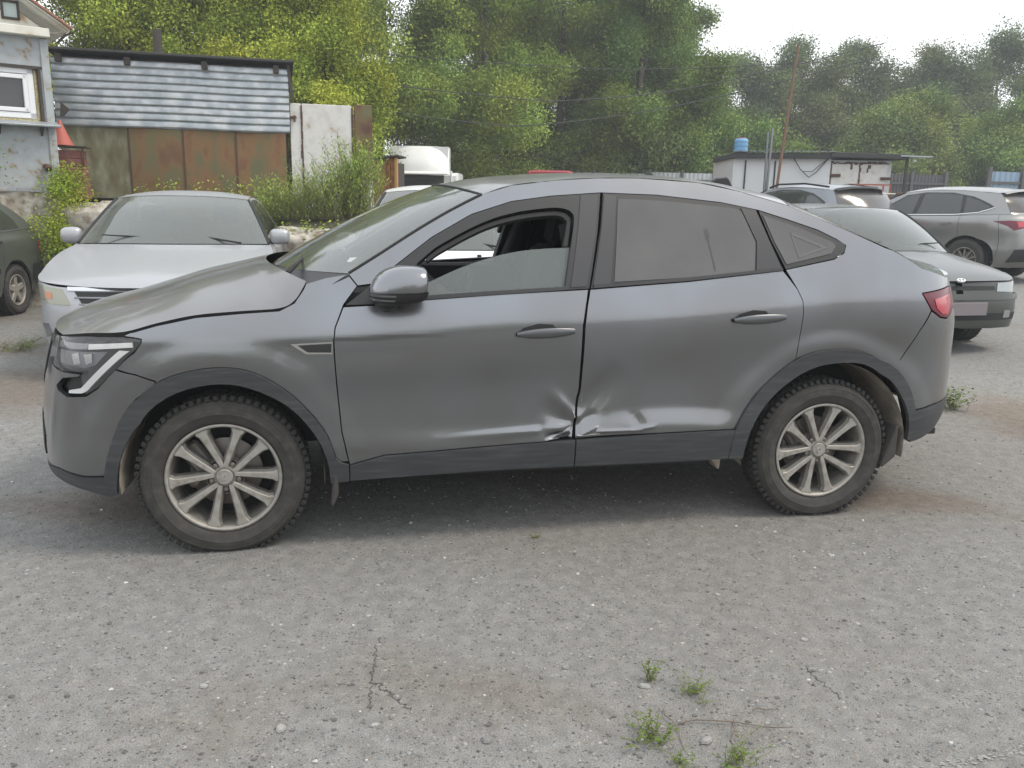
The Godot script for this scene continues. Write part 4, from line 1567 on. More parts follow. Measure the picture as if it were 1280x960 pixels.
func make_car(called: String, s: Dictionary, at: Vector3, turn: float, label: String, group := "") -> Node3D:
	var b := Body.new()
	var k: float = s.hw / .913
	b.z[8] = .875; b.z[9] = s.get("shoulder", .83)
	for i in b.z.size(): b.z[i] = b.z[i] * k
	b.low = s.sill - .02
	b.bx = PackedFloat32Array(s.bx); b.bh = PackedFloat32Array(s.bh)
	b.tum = s.tum
	b.s1f = s.s1f; b.lf = s.lf; b.nf = s.nf; b.s1r = s.s1r; b.lr = s.lr; b.nr = s.nr
	b.nh = PackedFloat32Array(s.nh); b.nx = PackedFloat32Array(s.nx); b.th = PackedFloat32Array(s.th); b.tx = PackedFloat32Array(s.tx)
	b.wx = PackedFloat32Array([s.s1f - .3, s.s1f + .6, s.s1r - .6, s.s1r + .3]); b.ww = PackedFloat32Array([.965, 1, 1, .965])
	var root := thing(called, at, turn, label, "car", group)
	var paint: Material = s.paint
	var fr: float = s.s1f - s.lf
	var re: float = s.s1r + s.lr
	var c := .05
	var d: Array = s.doors
	for p in [["front_bumper", fr, s.xb], ["front_fender", s.xb, d[0]], ["front_door", d[0], d[1]], ["rear_door", d[1], d[2]], ["rear_fender", d[2], s.xt], ["rear_bumper", s.xt, re]]:
		if p[2] - p[1] < .05: continue
		var m := b.panel(strip(b, s, p[1], p[2], s.low if p[0] in ["front_bumper", "rear_bumper"] else -1.0), c, 0.0, .02, .003)
		build(m, paint, p[0], root); build(m.flip_z(), paint, p[0], root)
	# upper side
	var up := PackedVector2Array()
	for i in range(0, s.roofl.size(), 2): up.append(Vector2(s.roofl[i], s.roofl[i + 1]))
	var a1: float = up[up.size() - 1].x
	var a0: float = up[0].x
	var tx := PackedFloat32Array()
	var ty := PackedFloat32Array()
	for i in range(0, s.top.size(), 2):
		tx.append(s.top[i]); ty.append(s.top[i + 1])
	for i in 21:
		var a := lerpf(a1, a0, i / 20.0)
		up.append(Vector2(a, Body.herm(tx, ty, a) + .001))
	var us := b.panel(up, c, 0.0, .02, .001)
	build(us, paint, "body_side", root); build(us.flip_z(), paint, "body_side", root)
	if s.has("frame"):
		var f := b.panel(P2(s.frame), c, .004, .01, 0.0)
		build(f, M.trim, "window_frame", root); build(f.flip_z(), M.trim, "window_frame", root)
	for w in s.win:
		var f := b.panel(P2(w), c, .007, .004, 0.0)
		build(f, M.side_glass, "side_window", root); build(f.flip_z(), M.side_glass, "side_window", root)
	for q in s.sheets:
		var m := arch(lines(b, q[1]), centre_line(q[2]), 14, 24, q[4] if q.size() > 4 else 2.5, 0.0)
		build(m, q[3], q[0], root)
	for q in s.extras:
		var m := b.panel(P2(q[1]), .04, q[3], .012, 0.0)
		build(m, q[2], q[0], root)
		if q.size() > 4 and q[4]: build(m.flip_z(), q[2], q[0], root)
	# dark inside: floor, dashboard, liners
	var inn := MB.new()
	inn.box(Vector3(s.wb * .5, s.sill + .03, 0), Vector3(s.wb + .9, .03, s.hw * 1.7))
	inn.box(Vector3(.55, (s.bh[0] + s.sill) * .5 - .06, 0), Vector3(.5, s.bh[0] - s.sill - .12, s.hw * 1.6))
	inn.box(Vector3(0, s.R + .2, 0), Vector3(.9, .4, s.hw * 1.2))
	inn.box(Vector3(s.wb, s.R + .25, 0), Vector3(.9, .45, s.hw * 1.3))
	for zz in [.36, -.36]:
		inn.box(Vector3(1.55, s.bh[0] - .12, zz), Vector3(.14, .60, .44), Basis(Vector3(0, 0, 1), -.25), .04)
		inn.box(Vector3(1.66, s.bh[0] + .24, zz), Vector3(.10, .17, .24), Basis(Vector3(0, 0, 1), -.2), .03)
	inn.box(Vector3(2.5, s.bh[0] - .1, 0), Vector3(.14, .55, 1.2), Basis(Vector3(0, 0, 1), -.25), .04)
	build(inn, M.trim_in, "interior", root)
	var n := 0
	for wx in [0.0, s.wb]:
		wheel(root, "wheel", Vector3(wx, s.R - .012, s.hw - .035), false, s.R, s.lip, s.R - .012, s.style, n + 20)
		wheel(root, "wheel", Vector3(wx, s.R - .012, -s.hw + .035), true, s.R, s.lip, s.R - .012, s.style, n + 21)
		n += 2
		for sd in [1.0, -1.0]:
			var ln := MB.new()
			var rows := []
			for i in 3:
				var row := []
				for j in 19:
					var f := lerpf(-.1, PI + .1, j / 18.0)
					row.append(Vector3(wx - cos(f) * s.arch * .97, s.R + sin(f) * s.arch * .97, sd * (s.hw - .04 - .14 * i)))
				rows.append(row)
			ln.sheet(rows, Vector3(wx, s.R, sd * .6))
			build(ln, M.black, "arch_liner", root)
	for q in s.sheets:
		if q[0] != "windscreen": continue
		var sm := MB.new()
		for sd in [1.0, -1.0]:
			var pts := []
			var rad := []
			for i in 9:
				pts.append(along(lines(b, q[1]), i / 8.0) * Vector3(1, 1, sd)); rad.append(.014)
			sm.tube(pts, rad, 6)
		build(sm, M.rubber, "windscreen_seal", root)
	if s.has("mirror"):
		for sd in [1.0, -1.0]:
			var mm := MB.new()
			var rows := []
			var p0: Vector3 = s.mirror
			for i in 9:
				var f := PI * i / 8.0
				var row := []
				for j in 17:
					var g := TAU * j / 16.0
					row.append(p0 + Vector3(.065 * signf(cos(g)) * pow(absf(cos(g)), .8) * sin(f), .076 * signf(cos(f)) * pow(absf(cos(f)), .65), .105 * signf(sin(g)) * pow(absf(sin(g)), .75) * pow(sin(f), .6) * (1.0 if sin(g) > 0 else .8)))
				rows.append(row)
			mm.sheet(rows, p0)
			build(mm if sd > 0 else mm.flip_z(), paint, "mirror", root)
			var ar := MB.new()
			ar.tube([Vector3(p0.x, p0.y - .03, p0.z), Vector3(p0.x, p0.y - .06, p0.z - .16)], [.03, .035], 8)
			build(ar if sd > 0 else ar.flip_z(), M.trim, "mirror_arm", root)
	for wv in s.get("wipers", []):
		var wm := MB.new()
		wm.tube(wv, [.010, .009, .006], 6)
		build(wm, M.rubber, "wiper", root)
	return root

func saloon(paint: Material, hw := .905, up := 0.0) -> Dictionary:
	var r := func_raise(up)
	return {
		"paint": paint, "hw": hw, "sill": .25, "low": .19, "bx": [-1, .8, 2.4, 3.8], "bh": [.98, .985, 1.02, 1.05], "tum": Vector2(.46, .25),
		"s1f": -.30, "lf": 1.2, "nf": 2.7, "s1r": 3.1, "lr": 1.2, "nr": 2.7,
		"nh": [.19, .3, .5, .62, .75], "nx": [-.86, -.93, -.95, -.93, -.86], "th": [.2, .5, .9, 1.05], "tx": [3.75, 3.85, 3.82, 3.78],
		"top": [-1.5, .725, -.9, .735, -.6, .765, -.3, .81, 0, .875, .3, .925, .6, .965, .8, .985, 1.5, .995, 2.4, 1.02, 2.9, 1.045, 3.3, 1.06, 3.7, 1.05, 4.9, 1.03],
		"roofl": [.62, .975, .85, 1.12 + r * .4, 1.1, 1.27 + r * .8, 1.32, 1.375 + r, 1.7, 1.40 + r, 2.1, 1.395 + r, 2.45, 1.358 + r, 2.75, 1.23 + r * .7, 3.05, 1.07],
		"doors": [.62, 1.66, 2.55], "xb": -.42, "xt": 3.2, "wb": 2.70, "arch": .37, "R": .32, "lip": .21, "style": 1,
		"frame": [.78, .995, 1.12, 1.215 + r * .8, 1.38, 1.355 + r, 1.7, 1.372 + r, 2.12, 1.367 + r, 2.45, 1.318 + r, 2.62, 1.2, 2.74, 1.035, 1.6, 1.0],
		"win": [[.88, 1.012, 1.15, 1.20 + r * .8, 1.40, 1.335 + r, 1.62, 1.348 + r, 1.61, 1.015], [1.68, 1.017, 1.70, 1.35 + r, 2.1, 1.345 + r, 2.42, 1.295 + r, 2.55, 1.17, 2.64, 1.04]],
		"sheets": [
			["bonnet", [-1.0, .745, -.75, .755, -.55, .77, -.3, .815, 0, .88, .3, .93, .62, .97], [-.93, .735, -.85, .785, -.70, .825, -.45, .872, -.15, .92, .1, .962, .30, .988], paint],
			["windscreen", [.625, .98, .85, 1.122 + r * .4, 1.1, 1.272 + r * .8, 1.31, 1.373 + r], [.31, .995, .58, 1.145 + r * .4, .88, 1.295 + r * .8, 1.17, 1.405 + r], M.windscreen],
			["roof", [1.32, 1.378 + r, 1.7, 1.402 + r, 2.1, 1.397 + r, 2.45, 1.36 + r], [1.18, 1.41 + r, 1.6, 1.455 + r, 2.1, 1.45 + r, 2.6, 1.40 + r], paint],
			["rear_window", [2.455, 1.356 + r, 2.75, 1.23 + r * .7, 3.05, 1.075], [2.605, 1.396 + r, 2.95, 1.25 + r * .7, 3.25, 1.09], M.side_glass],
			["boot_lid", [3.055, 1.072, 3.4, 1.062, 3.75, 1.052, 4.1, 1.045], [3.26, 1.088, 3.5, 1.08, 3.7, 1.07, 3.80, 1.05], paint]],
		"extras": [
			["headlamp", [-.43, .735, -.62, .735, -.98, .715, -1.06, .60, -.84, .60, -.54, .635, -.43, .67], M.old_lens, .006, true],
			["indicator_bulb", [-.76, .69, -.86, .685, -.86, .635, -.76, .64], M.amber, .010, true],
			["grille", [-1.5, .70, -1.10, .70, -1.17, .60, -1.27, .52, -1.5, .50], M.black, .004, true],
			["grille_bar", [-1.5, .735, -1.04, .732, -1.04, .705, -1.5, .706], M.chrome, .008, true],
			["grille_slat", [-1.5, .665, -1.10, .662, -1.10, .652, -1.5, .652], M.lamp_grey, .008, true],
			["grille_slat", [-1.5, .615, -1.14, .615, -1.14, .605, -1.5, .603], M.lamp_grey, .008, true],
			["fog_lamp", [-.62, .44, -.78, .45, -.82, .36, -.66, .33], M.lamp_grey, .004, true],
			["lower_intake", [-1.5, .38, -.95, .37, -.90, .27, -1.5, .25], M.black, .003, true]],
		"mirror": Vector3(.80, 1.04, hw + .01),
		"wipers": [[Vector3(.36, 1.0, .10), Vector3(.45, 1.045, -.25), Vector3(.50, 1.06, -.6)], [Vector3(.38, 1.0, .60), Vector3(.46, 1.045, .30), Vector3(.47, 1.05, .02)]]}

func func_raise(v: float) -> float: return v

func old_hatch(paint: Material) -> Dictionary:
	return {
		"paint": paint, "hw": .82, "sill": .24, "low": .24, "bx": [-1, .8, 2.4, 3.4], "bh": [.93, .935, .955, .97], "shoulder": .87, "tum": Vector2(.36, .20),
		"s1f": -.38, "lf": 1.05, "nf": 3.6, "s1r": 2.9, "lr": 1.05, "nr": 3.6,
		"nh": [.2, .3, .5, .62, .75], "nx": [-.78, -.80, -.80, -.77, -.72], "th": [.2, .5, .9, 1.0], "tx": [3.22, 3.26, 3.22, 3.18],
		"top": [-1.5, .695, -.75, .705, -.3, .78, .2, .86, .55, .915, .9, .935, 2.3, .955, 2.9, .965, 4.2, .965],
		"roofl": [.36, .895, .66, 1.12, .90, 1.27, 1.05, 1.336, 1.6, 1.355, 2.1, 1.345, 2.5, 1.308, 2.8, 1.14, 3.0, .97],
		"doors": [.40, 1.45, 2.2], "xb": -.46, "xt": 2.95, "wb": 2.46, "arch": .34, "R": .29, "lip": .185, "style": 1,
		"win": [[.66, .955, .85, 1.12, 1.08, 1.285, 1.40, 1.305, 1.40, .96], [1.47, .962, 1.47, 1.308, 1.9, 1.305, 2.12, 1.29, 2.2, .975], [2.26, .978, 2.20, 1.275, 2.40, 1.25, 2.62, 1.08, 2.66, .985]],
		"sheets": [
			["bonnet", [-.93, .70, -.6, .725, -.3, .785, .0, .83, .2, .865, .36, .893], [-.78, .705, -.62, .765, -.38, .825, -.1, .88, .02, .91, .11, .93], paint, 3.0],
			["windscreen", [.365, .90, .66, 1.122, .90, 1.272, 1.045, 1.335], [.12, .935, .42, 1.14, .72, 1.29, .92, 1.365], M.windscreen],
			["roof", [1.055, 1.339, 1.6, 1.357, 2.1, 1.347, 2.5, 1.312], [.93, 1.37, 1.6, 1.40, 2.1, 1.39, 2.55, 1.352], paint],
			["rear_window", [2.505, 1.306, 2.8, 1.142, 3.0, .985], [2.56, 1.348, 2.95, 1.15, 3.15, .985], M.side_glass]],
		"extras": [
			["headlamp", [-.70, .69, -.80, .69, -1.18, .68, -1.20, .60, -.80, .585, -.71, .60], M.clear_lens, .006, true],
			["indicator", [-.52, .68, -.695, .69, -.705, .595, -.54, .60], M.amber_red, .007, true],
			["grille", [-1.43, .655, -1.22, .652, -1.22, .615, -1.43, .615], M.black, .004, true],
			["bumper_beam", [-.30, .57, -1.43, .575, -1.43, .52, -.30, .52], M.olive_trim, .035, true],
			["bumper_skin", [-.36, .515, -1.43, .515, -1.43, .26, -.80, .25, -.44, .29], M.olive_trim, .022, true],
			["lower_intake", [-1.43, .40, -.80, .395, -.80, .33, -1.43, .33], M.black, .026, true],
			["fog_lamp", [-1.0, .42, -1.12, .42, -1.12, .35, -1.0, .35], M.clear_lens, .030, true],
			["side_moulding", [.45, .56, 2.1, .56, 2.1, .50, .45, .50], M.trim, .008, true],
			["door_handle", [2.02, .86, 2.15, .86, 2.15, .83, 2.02, .83], M.trim, .02, true],
			["tail_lamp", [3.02, .82, 3.45, .82, 3.45, .68, 3.02, .68], M.red_lens, .006, true],
			["rear_bumper_trim", [2.85, .56, 3.95, .56, 3.95, .36, 2.80, .36], M.trim, .03, true]],
		"wipers": [[Vector3(.16, .95, .05), Vector3(.27, 1.00, .35), Vector3(.34, 1.01, .64)], [Vector3(.16, .95, -.50), Vector3(.25, 1.01, -.25), Vector3(.26, 1.02, .02)]]}

func tall_wagon(paint: Material, trimmed := true) -> Dictionary:
	return {
		"paint": paint, "hw": .92, "sill": .32, "low": .26, "bx": [-1, .8, 2.4, 3.6], "bh": [1.05, 1.08, 1.13, 1.18], "tum": Vector2(.45, .22),
		"s1f": -.30, "lf": 1.15, "nf": 2.6, "s1r": 2.85, "lr": 1.2, "nr": 2.6,
		"nh": [.25, .5, .8, 1.0], "nx": [-.82, -.90, -.85, -.75], "th": [.25, .4, .6, .9, 1.05, 1.2], "tx": [3.45, 3.62, 3.70, 3.66, 3.58, 3.5],
		"top": [-1.5, .95, -.7, .96, -.3, 1.0, .2, 1.04, .6, 1.075, .9, 1.085, 2.4, 1.13, 3.0, 1.16, 3.3, 1.17, 4.2, 1.17],
		"roofl": [.55, 1.075, .8, 1.25, 1.05, 1.41, 1.28, 1.515, 1.7, 1.565, 2.2, 1.57, 2.7, 1.545, 3.0, 1.515, 3.15, 1.38, 3.32, 1.172],
		"doors": [.55, 1.58, 2.5], "xb": -.42, "xt": 3.1, "wb": 2.66, "arch": .415, "R": .37, "lip": .225, "style": 2,
		"frame": [.85, 1.095, 1.08, 1.30, 1.34, 1.47, 1.7, 1.525, 2.2, 1.525, 2.6, 1.46, 2.82, 1.38, 2.99, 1.28, 2.80, 1.19, 2.4, 1.14],
		"win": [[.95, 1.115, 1.12, 1.29, 1.36, 1.445, 1.60, 1.495, 1.58, 1.13], [1.67, 1.13, 1.69, 1.50, 2.15, 1.505, 2.40, 1.475, 2.47, 1.165], [2.53, 1.175, 2.48, 1.46, 2.78, 1.37, 2.93, 1.28, 2.78, 1.205]],
		"sheets": [
			["bonnet", [-1.0, .955, -.7, .965, -.3, 1.005, .1, 1.035, .55, 1.075], [-.80, .955, -.6, 1.0, -.3, 1.04, .02, 1.075, .25, 1.10], paint],
			["windscreen", [.555, 1.08, .8, 1.252, 1.05, 1.412, 1.27, 1.512], [.28, 1.11, .56, 1.27, .86, 1.43, 1.14, 1.55], M.windscreen],
			["roof", [1.285, 1.519, 1.7, 1.568, 2.2, 1.573, 2.7, 1.549, 3.0, 1.519], [1.15, 1.555, 1.6, 1.63, 2.2, 1.645, 2.75, 1.625, 3.12, 1.585], paint],
			["rear_window", [3.005, 1.513, 3.15, 1.38, 3.30, 1.20], [3.10, 1.575, 3.30, 1.40, 3.46, 1.21], M.tinted],
			["spoiler", [2.96, 1.535, 3.04, 1.530, 3.10, 1.505], [3.06, 1.60, 3.17, 1.595, 3.24, 1.565], s_spoiler(trimmed, paint)],
			["tailgate", [3.305, 1.195, 3.33, 1.173], [3.47, 1.205, 3.56, 1.17], paint]],
		"extras": [
			["tail_lamp", [3.02, 1.05, 3.30, 1.065, 3.95, 1.035, 3.95, .985, 3.55, .955, 3.34, .90, 3.24, .975], M.dark_red, .006, true],
			["tail_lamp_glow_bar", [3.42, 1.05, 3.95, 1.03, 3.95, .99, 3.55, .965, 3.42, .95], M.red_lens, .010, true],
			["door_handle", [2.18, 1.00, 2.36, 1.01, 2.36, .98, 2.18, .97], paint, .03, true],
			["door_handle", [1.28, .98, 1.46, .985, 1.46, .955, 1.28, .95], paint, .03, true],
			["rear_valance", [3.36, .58, 4.05, .62, 4.05, .40, 3.30, .36], M.trim, .012, true],
			["sill_trim", [.42, .40, 2.24, .40, 2.24, .31, .42, .31], M.trim, .012, true],
			["window_line", [.80, 1.085, 2.4, 1.135, 2.80, 1.185, 3.0, 1.28, 2.985, 1.285, 2.79, 1.195, 2.4, 1.148, .80, 1.098], M.chrome, .010, true]],
		"mirror": Vector3(.85, 1.13, 1.06)}

func s_spoiler(t: bool, paint: Material) -> Material: return M.black if t else paint

func car_paint(r: float, g: float, b: float, metal := .6, rough := .4) -> StandardMaterial3D:
	var m := mat(lin(r, g, b), rough, metal)
	m.clearcoat_enabled = true; m.clearcoat = .4; m.clearcoat_roughness = .14
	return tri(m, .8)

func more_materials() -> void:
	var ws := mat(lin(.13, .145, .13), 0.06)
	ws.albedo_color.a = 0.60
	ws.transparency = BaseMaterial3D.TRANSPARENCY_ALPHA
	ws.metallic_specular = .6
	M.windscreen = ws
	var sg := mat(lin(.05, .055, .055), 0.05)
	sg.albedo_color.a = .72
	sg.transparency = BaseMaterial3D.TRANSPARENCY_ALPHA
	sg.metallic_specular = .6
	M.side_glass = sg
	var hd := mat(Color(.40, .405, .415), .36, .8)
	M.handle = hd
	M.headliner = mat(lin(.25, .24, .22), 0.9)
	M.crack = mat(lin(.05, .048, .045), 1.0)
	var bark := mat(Color(1, 1, 1), .9)
	bark.albedo_texture = ntex(noise(41, .03, 5), 256, [.2, .8], [lin(.07, .055, .045), lin(.17, .14, .11)])
	M.bark = tri(bark, 1.0)
	M.stem = mat(lin(.16, .15, .07), .8)
	M.old_lens = mat(lin(.30, .30, .24), .18, .2)
	M.amber = mat(lin(.50, .20, .10), .3)
	M.amber_red = mat(lin(.65, .18, .12), .25)
	M.clear_lens = mat(lin(.33, .35, .35), .10, .5)
	M.olive_trim = car_paint(.055, .06, .052, .3, .4)
	# weathered metals and walls
	var galv := mat(Color(1, 1, 1), .5, .45)
	galv.albedo_texture = ntex(noise(51, .02, 5, FastNoiseLite.TYPE_VALUE_CUBIC), 512, [.25, .5, .75], [lin(.30, .33, .35), lin(.37, .395, .41), lin(.47, .485, .49)])
	galv.roughness_texture = ntex(noise(52, .03, 4), 256, [.2, .8], [Color(.6, .6, .6), Color(1, 1, 1)])
	M.galv = tri(galv, .8)
	for v in 3:
		var r := mat(Color(1, 1, 1), .8, .1)
		var ramps := [[lin(.16, .085, .045), lin(.20, .12, .055), lin(.16, .13, .06), lin(.14, .14, .07)],
			[lin(.13, .13, .065), lin(.18, .125, .058), lin(.22, .125, .055), lin(.17, .085, .045)],
			[lin(.13, .11, .06), lin(.17, .15, .085), lin(.20, .19, .12), lin(.27, .27, .18)]]
		r.albedo_texture = ntex(noise(60 + v, .006 + .002 * v, 6), 512, [.15, .42, .62, .88], ramps[v])
		r.uv1_offset = Vector3(v * .37, v * .21, 0)
		M["rust%d" % v] = tri(r, .55)
		r.uv1_scale = Vector3(.75, .34, .75)
	var brown := mat(Color(1, 1, 1), .75)
	brown.albedo_texture = ntex(noise(71, .015, 5), 256, [.2, .5, .8], [lin(.085, .04, .025), lin(.14, .085, .035), lin(.13, .12, .05)])
	M.brown = tri(brown, .6)
	var wp := mat(Color(1, 1, 1), .7)
	wp.albedo_texture = ntex(noise(73, .012, 5), 512, [.04, .2, .6, .9], [lin(.36, .25, .17), lin(.52, .50, .46), lin(.62, .61, .58), lin(.55, .54, .50)])
	M.white_metal = tri(wp, .5)
	M.rust = mat(lin(.095, .05, .033), .9)
	M.tar = mat(lin(.05, .05, .048), .9)
	M.old_wood = mat(lin(.06, .05, .042), .9)
	var plaster := mat(Color(1, 1, 1), .85)
	plaster.albedo_texture = ntex(noise(75, .018, 6), 512, [.12, .25, .34, .7, .95], [lin(.22, .16, .11), lin(.33, .29, .24), lin(.34, .355, .36), lin(.37, .395, .41), lin(.42, .44, .445)])
	M.plaster = tri(plaster, .7)
	var boards := mat(Color(1, 1, 1), .8)
	boards.albedo_texture = ntex(noise(77, .012, 5), 256, [.15, .3, .7], [lin(.42, .30, .18), lin(.60, .57, .48), lin(.68, .67, .60)])
	M.cream = tri(boards, .8)
	var conc := mat(Color(1, 1, 1), .95)
	conc.albedo_texture = ntex(noise(79, .02, 6), 512, [.15, .4, .65, .9], [lin(.17, .13, .10), lin(.30, .27, .22), lin(.40, .37, .32), lin(.55, .53, .48)])
	M.concrete = tri(conc, .7)
	var redw := mat(Color(1, 1, 1), .75)
	redw.albedo_texture = ntex(noise(81, .02, 5), 256, [.2, .8], [lin(.16, .06, .05), lin(.24, .095, .08)])
	M.red_board = tri(redw, 1.0)
	M.orange_roof = mat(lin(.27, .125, .08), .8)
	M.pvc = mat(lin(.72, .73, .74), .35)
	var foam := mat(Color(1, 1, 1), .9)
	foam.albedo_texture = ntex(noise(83, .05, 4), 256, [.3, .6], [lin(.55, .42, .15), lin(.66, .60, .42)])
	M.foam = tri(foam, 2.0)
	M.cone = mat(lin(.42, .10, .07), .6)
	var orange := mat(Color(1, 1, 1), .8)
	orange.albedo_texture = ntex(noise(85, .02, 5), 256, [.2, .8], [lin(.20, .085, .03), lin(.40, .19, .06)])
	M.orange_wood = tri(orange, 1.2)
	M.wall_white = mat(lin(.60, .61, .61), .7)
	M.mast = mat(lin(.19, .105, .065), .85)
	M.blue = mat(lin(.14, .32, .52), .5)
	M.fence_grey = mat(lin(.45, .47, .48), .6)
	M.fence_dark = mat(lin(.10, .10, .10), .7)
	M.fence_blue = mat(lin(.24, .33, .42), .6)
	M.twig = mat(lin(.15, .115, .09), .9)
	M.wire = mat(lin(.06, .06, .06), .6)

func frame_at(o: Vector3, th: float) -> Transform3D: return Transform3D(Basis(Vector3.UP, th), o)

func build_house() -> void:
	var h := thing("house", Vector3(-5.82, 0, -11.0), .672, "shabby blue-grey rendered house with a white window and cream boarded gable", "house")
	var w := MB.new()
	# wall with the window opening left free: four boxes round it
	w.box(Vector3(-1.30, 1.85, -.125), Vector3(2.6, .80, .25))          # below the window
	w.box(Vector3(-.055, 2.57, -.125), Vector3(.11, .64, .25))         # right of it
	w.box(Vector3(-1.95, 2.57, -.125), Vector3(1.3, .64, .25))         # left of it
	w.box(Vector3(-1.30, 3.07, -.125), Vector3(2.6, .36, .25))         # above it
	w.box(Vector3(-.06, 2.30, -1.85), Vector3(.12, 1.9, 3.2))      # side wall
	build(w, M.plaster, "wall", h)
	var trim := MB.new()
	trim.box(Vector3(-.045, 2.3, .012), Vector3(.09, 1.88, .024), Basis.IDENTITY, .004)
	build(trim, M.plaster, "corner_board", h)
	var fd := MB.new()
	var rng := RandomNumberGenerator.new()
	rng.seed = 9
	var rows := []
	for i in 12:
		var row := []
		for j in 24:
			var f := i / 11.0
			row.append(Vector3(-2.6 + 2.66 * j / 23.0, 1.40 - 1.5 * f, .03 + .30 * f * f + rng.randf_range(-.03, .03)))
		rows.append(row)
	fd.sheet(rows, Vector3(-1.3, .7, -2))
	var rows2 := []
	for i in 12:
		var row := []
		for j in 8:
			var f := i / 11.0
			row.append(Vector3(.06 + .18 * f + rng.randf_range(-.02, .02), 1.40 - 1.5 * f, .03 + .3 * f * f - 3.0 * j / 7.0))
		rows2.append(row)
	fd.sheet(rows2, Vector3(-1.3, .7, -2))
	fd.flat([Vector3(-2.6, 1.40, .04), Vector3(.06, 1.40, .04), Vector3(.06, 1.40, -3.2), Vector3(-2.6, 1.40, -3.2)], Vector3.UP)
	build(fd, M.concrete, "foundation", h)
	# gable: boards laid along the slope of the roof
	var band := MB.new()
	band.box(Vector3(-1.30, 3.30, .005), Vector3(2.62, .10, .27), Basis.IDENTITY, .006)
	build(band, M.cream, "fascia_board", h)
	for k in 7:
		var y0 := 3.355 + k * .17
		var xr := -.02 - k * .17 * 1.55
		var b := MB.new()
		b.prism(P2([-2.6, y0, xr, y0, xr - .165 * 1.55, y0 + .166, -2.6, y0 + .166]), -.10, -.02 + (.008 if k % 2 == 0 else 0.0), Transform3D.IDENTITY, .006)
		build(b, M.cream, "gable_board", h)
	var rf := MB.new()
	var slope := Vector3(-.43, .28, 0).normalized()
	var up := Vector3(.28, .43, 0).normalized()
	rf.box(Vector3(.26, 3.37, -1.6) + slope * 1.3, Vector3(2.6, .03, 3.6), Basis(slope, up, Vector3(0, 0, 1)), .006)
	build(rf, M.orange_roof, "roof", h)
	var sf := MB.new()
	sf.box(Vector3(.25, 3.345, -1.6) + slope * 1.3, Vector3(2.56, .012, 3.56), Basis(slope, up, Vector3(0, 0, 1)))
	build(sf, M.cream, "soffit", h)
	var bb := MB.new()
	bb.box(Vector3(.24, 3.345, .10) + slope * 1.3, Vector3(2.6, .05, .03), Basis(slope, up, Vector3(0, 0, 1)), .005)
	bb.box(Vector3(.20, 3.345, .03) + slope * 1.3, Vector3(2.6, .02, .14), Basis(slope, up, Vector3(0, 0, 1)))
	build(bb, M.cream, "barge_board", h)
	var wire := MB.new()
	wire.tube([Vector3(0.0, 3.33, .04), Vector3(.08, 3.315, .05), Vector3(.16, 3.34, .06), Vector3(.21, 3.39, .06)], [.005, .005, .005, .005], 5)
	build(wire, M.cream, "cable_stub", h)
	var aw := MB.new()
	for e in [[-.37, 3.435, .18, .025], [-.37, 3.625, .18, .025], [-.455, 3.53, .025, .215], [-.285, 3.53, .025, .215]]:
		aw.box(Vector3(e[0], e[1], .0), Vector3(e[2], e[3], .06), Basis.IDENTITY, .004)
	var awo := build(aw, M.old_wood, "attic_window", h)
	var ag := MB.new()
	ag.box(Vector3(-.37, 3.53, -.005), Vector3(.15, .17, .01))
	build(ag, M.pale_pane, "pane", awo)
	# window: white frame in a deep reveal patched with foam
	var rv := MB.new()
	rv.box(Vector3(-.7, 2.895, -.05), Vector3(1.22, .035, .12))
	rv.box(Vector3(-.125, 2.57, -.05), Vector3(.03, .64, .12))
	build(rv, M.old_wood, "window_reveal", h)
	var fm := MB.new()
	fm.box(Vector3(-.165, 2.57, -.075), Vector3(.05, .62, .05), Basis.IDENTITY, .015)
	fm.box(Vector3(-.70, 2.275, -.07), Vector3(1.1, .06, .06), Basis.IDENTITY, .02)
	build(fm, M.foam, "foam_filling", h)
	var fr := MB.new()
	for e in [[-.72, 2.85, 1.06, .07], [-.72, 2.325, 1.06, .07], [-.225, 2.587, .07, .6], [-1.22, 2.587, .07, .6], [-.72, 2.78, .9, .05], [-.72, 2.39, .9, .05], [-.285, 2.587, .05, .44], [-.72, 2.587, .07, .44]]:
		fr.box(Vector3(e[0], e[1], -.06 + (.012 if e[3] == .05 or e[2] == .05 else 0.0)), Vector3(e[2], e[3], .07), Basis.IDENTITY, .006)
	var fo := build(fr, M.pvc, "window_frame", h)
	var pn := MB.new()
	pn.box(Vector3(-.72, 2.587, -.075), Vector3(.92, .46, .012))
	build(pn, M.side_glass, "pane", fo)
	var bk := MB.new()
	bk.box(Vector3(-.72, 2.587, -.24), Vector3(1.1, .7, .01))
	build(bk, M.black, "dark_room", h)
	var sh := MB.new()
	sh.box(Vector3(-1.25, 2.225, .10), Vector3(2.55, .025, .24), Basis(Vector3(1, 0, 0), .22), .004)
	build(sh, M.galv, "window_shelf", h)
	for x in [-.16, -.62]:
		var br := MB.new()
		br.prism(P2([0, 0, .17, 0, 0, -.13]), -.012, .012, Transform3D(Basis(Vector3.UP, -PI / 2), Vector3(x, 2.215, .0)))
		build(br, M.old_wood, "shelf_bracket", h)
	var pipe := MB.new()
	pipe.tube([Vector3(-.15, 1.72, -.02), Vector3(-.15, 1.71, .09), Vector3(-.145, 1.68, .12)], [.035, .04, .04], 12)
	build(pipe, M.rust, "pipe_stub", h)
	# little lean-to roof edge between house and shed
	var ln := thing("roof_scrap", Vector3(-5.88, 2.42, -11.3), .3, "small tilted brown board sticking out at the corner of the rendered house", "board")
	var lm := MB.new()
	lm.prism(P2([0, .12, .10, .03, .02, -.06, -.02, -.06]), -.015, .015, Transform3D.IDENTITY, .004)
	build(lm, M.old_wood, "board", ln)

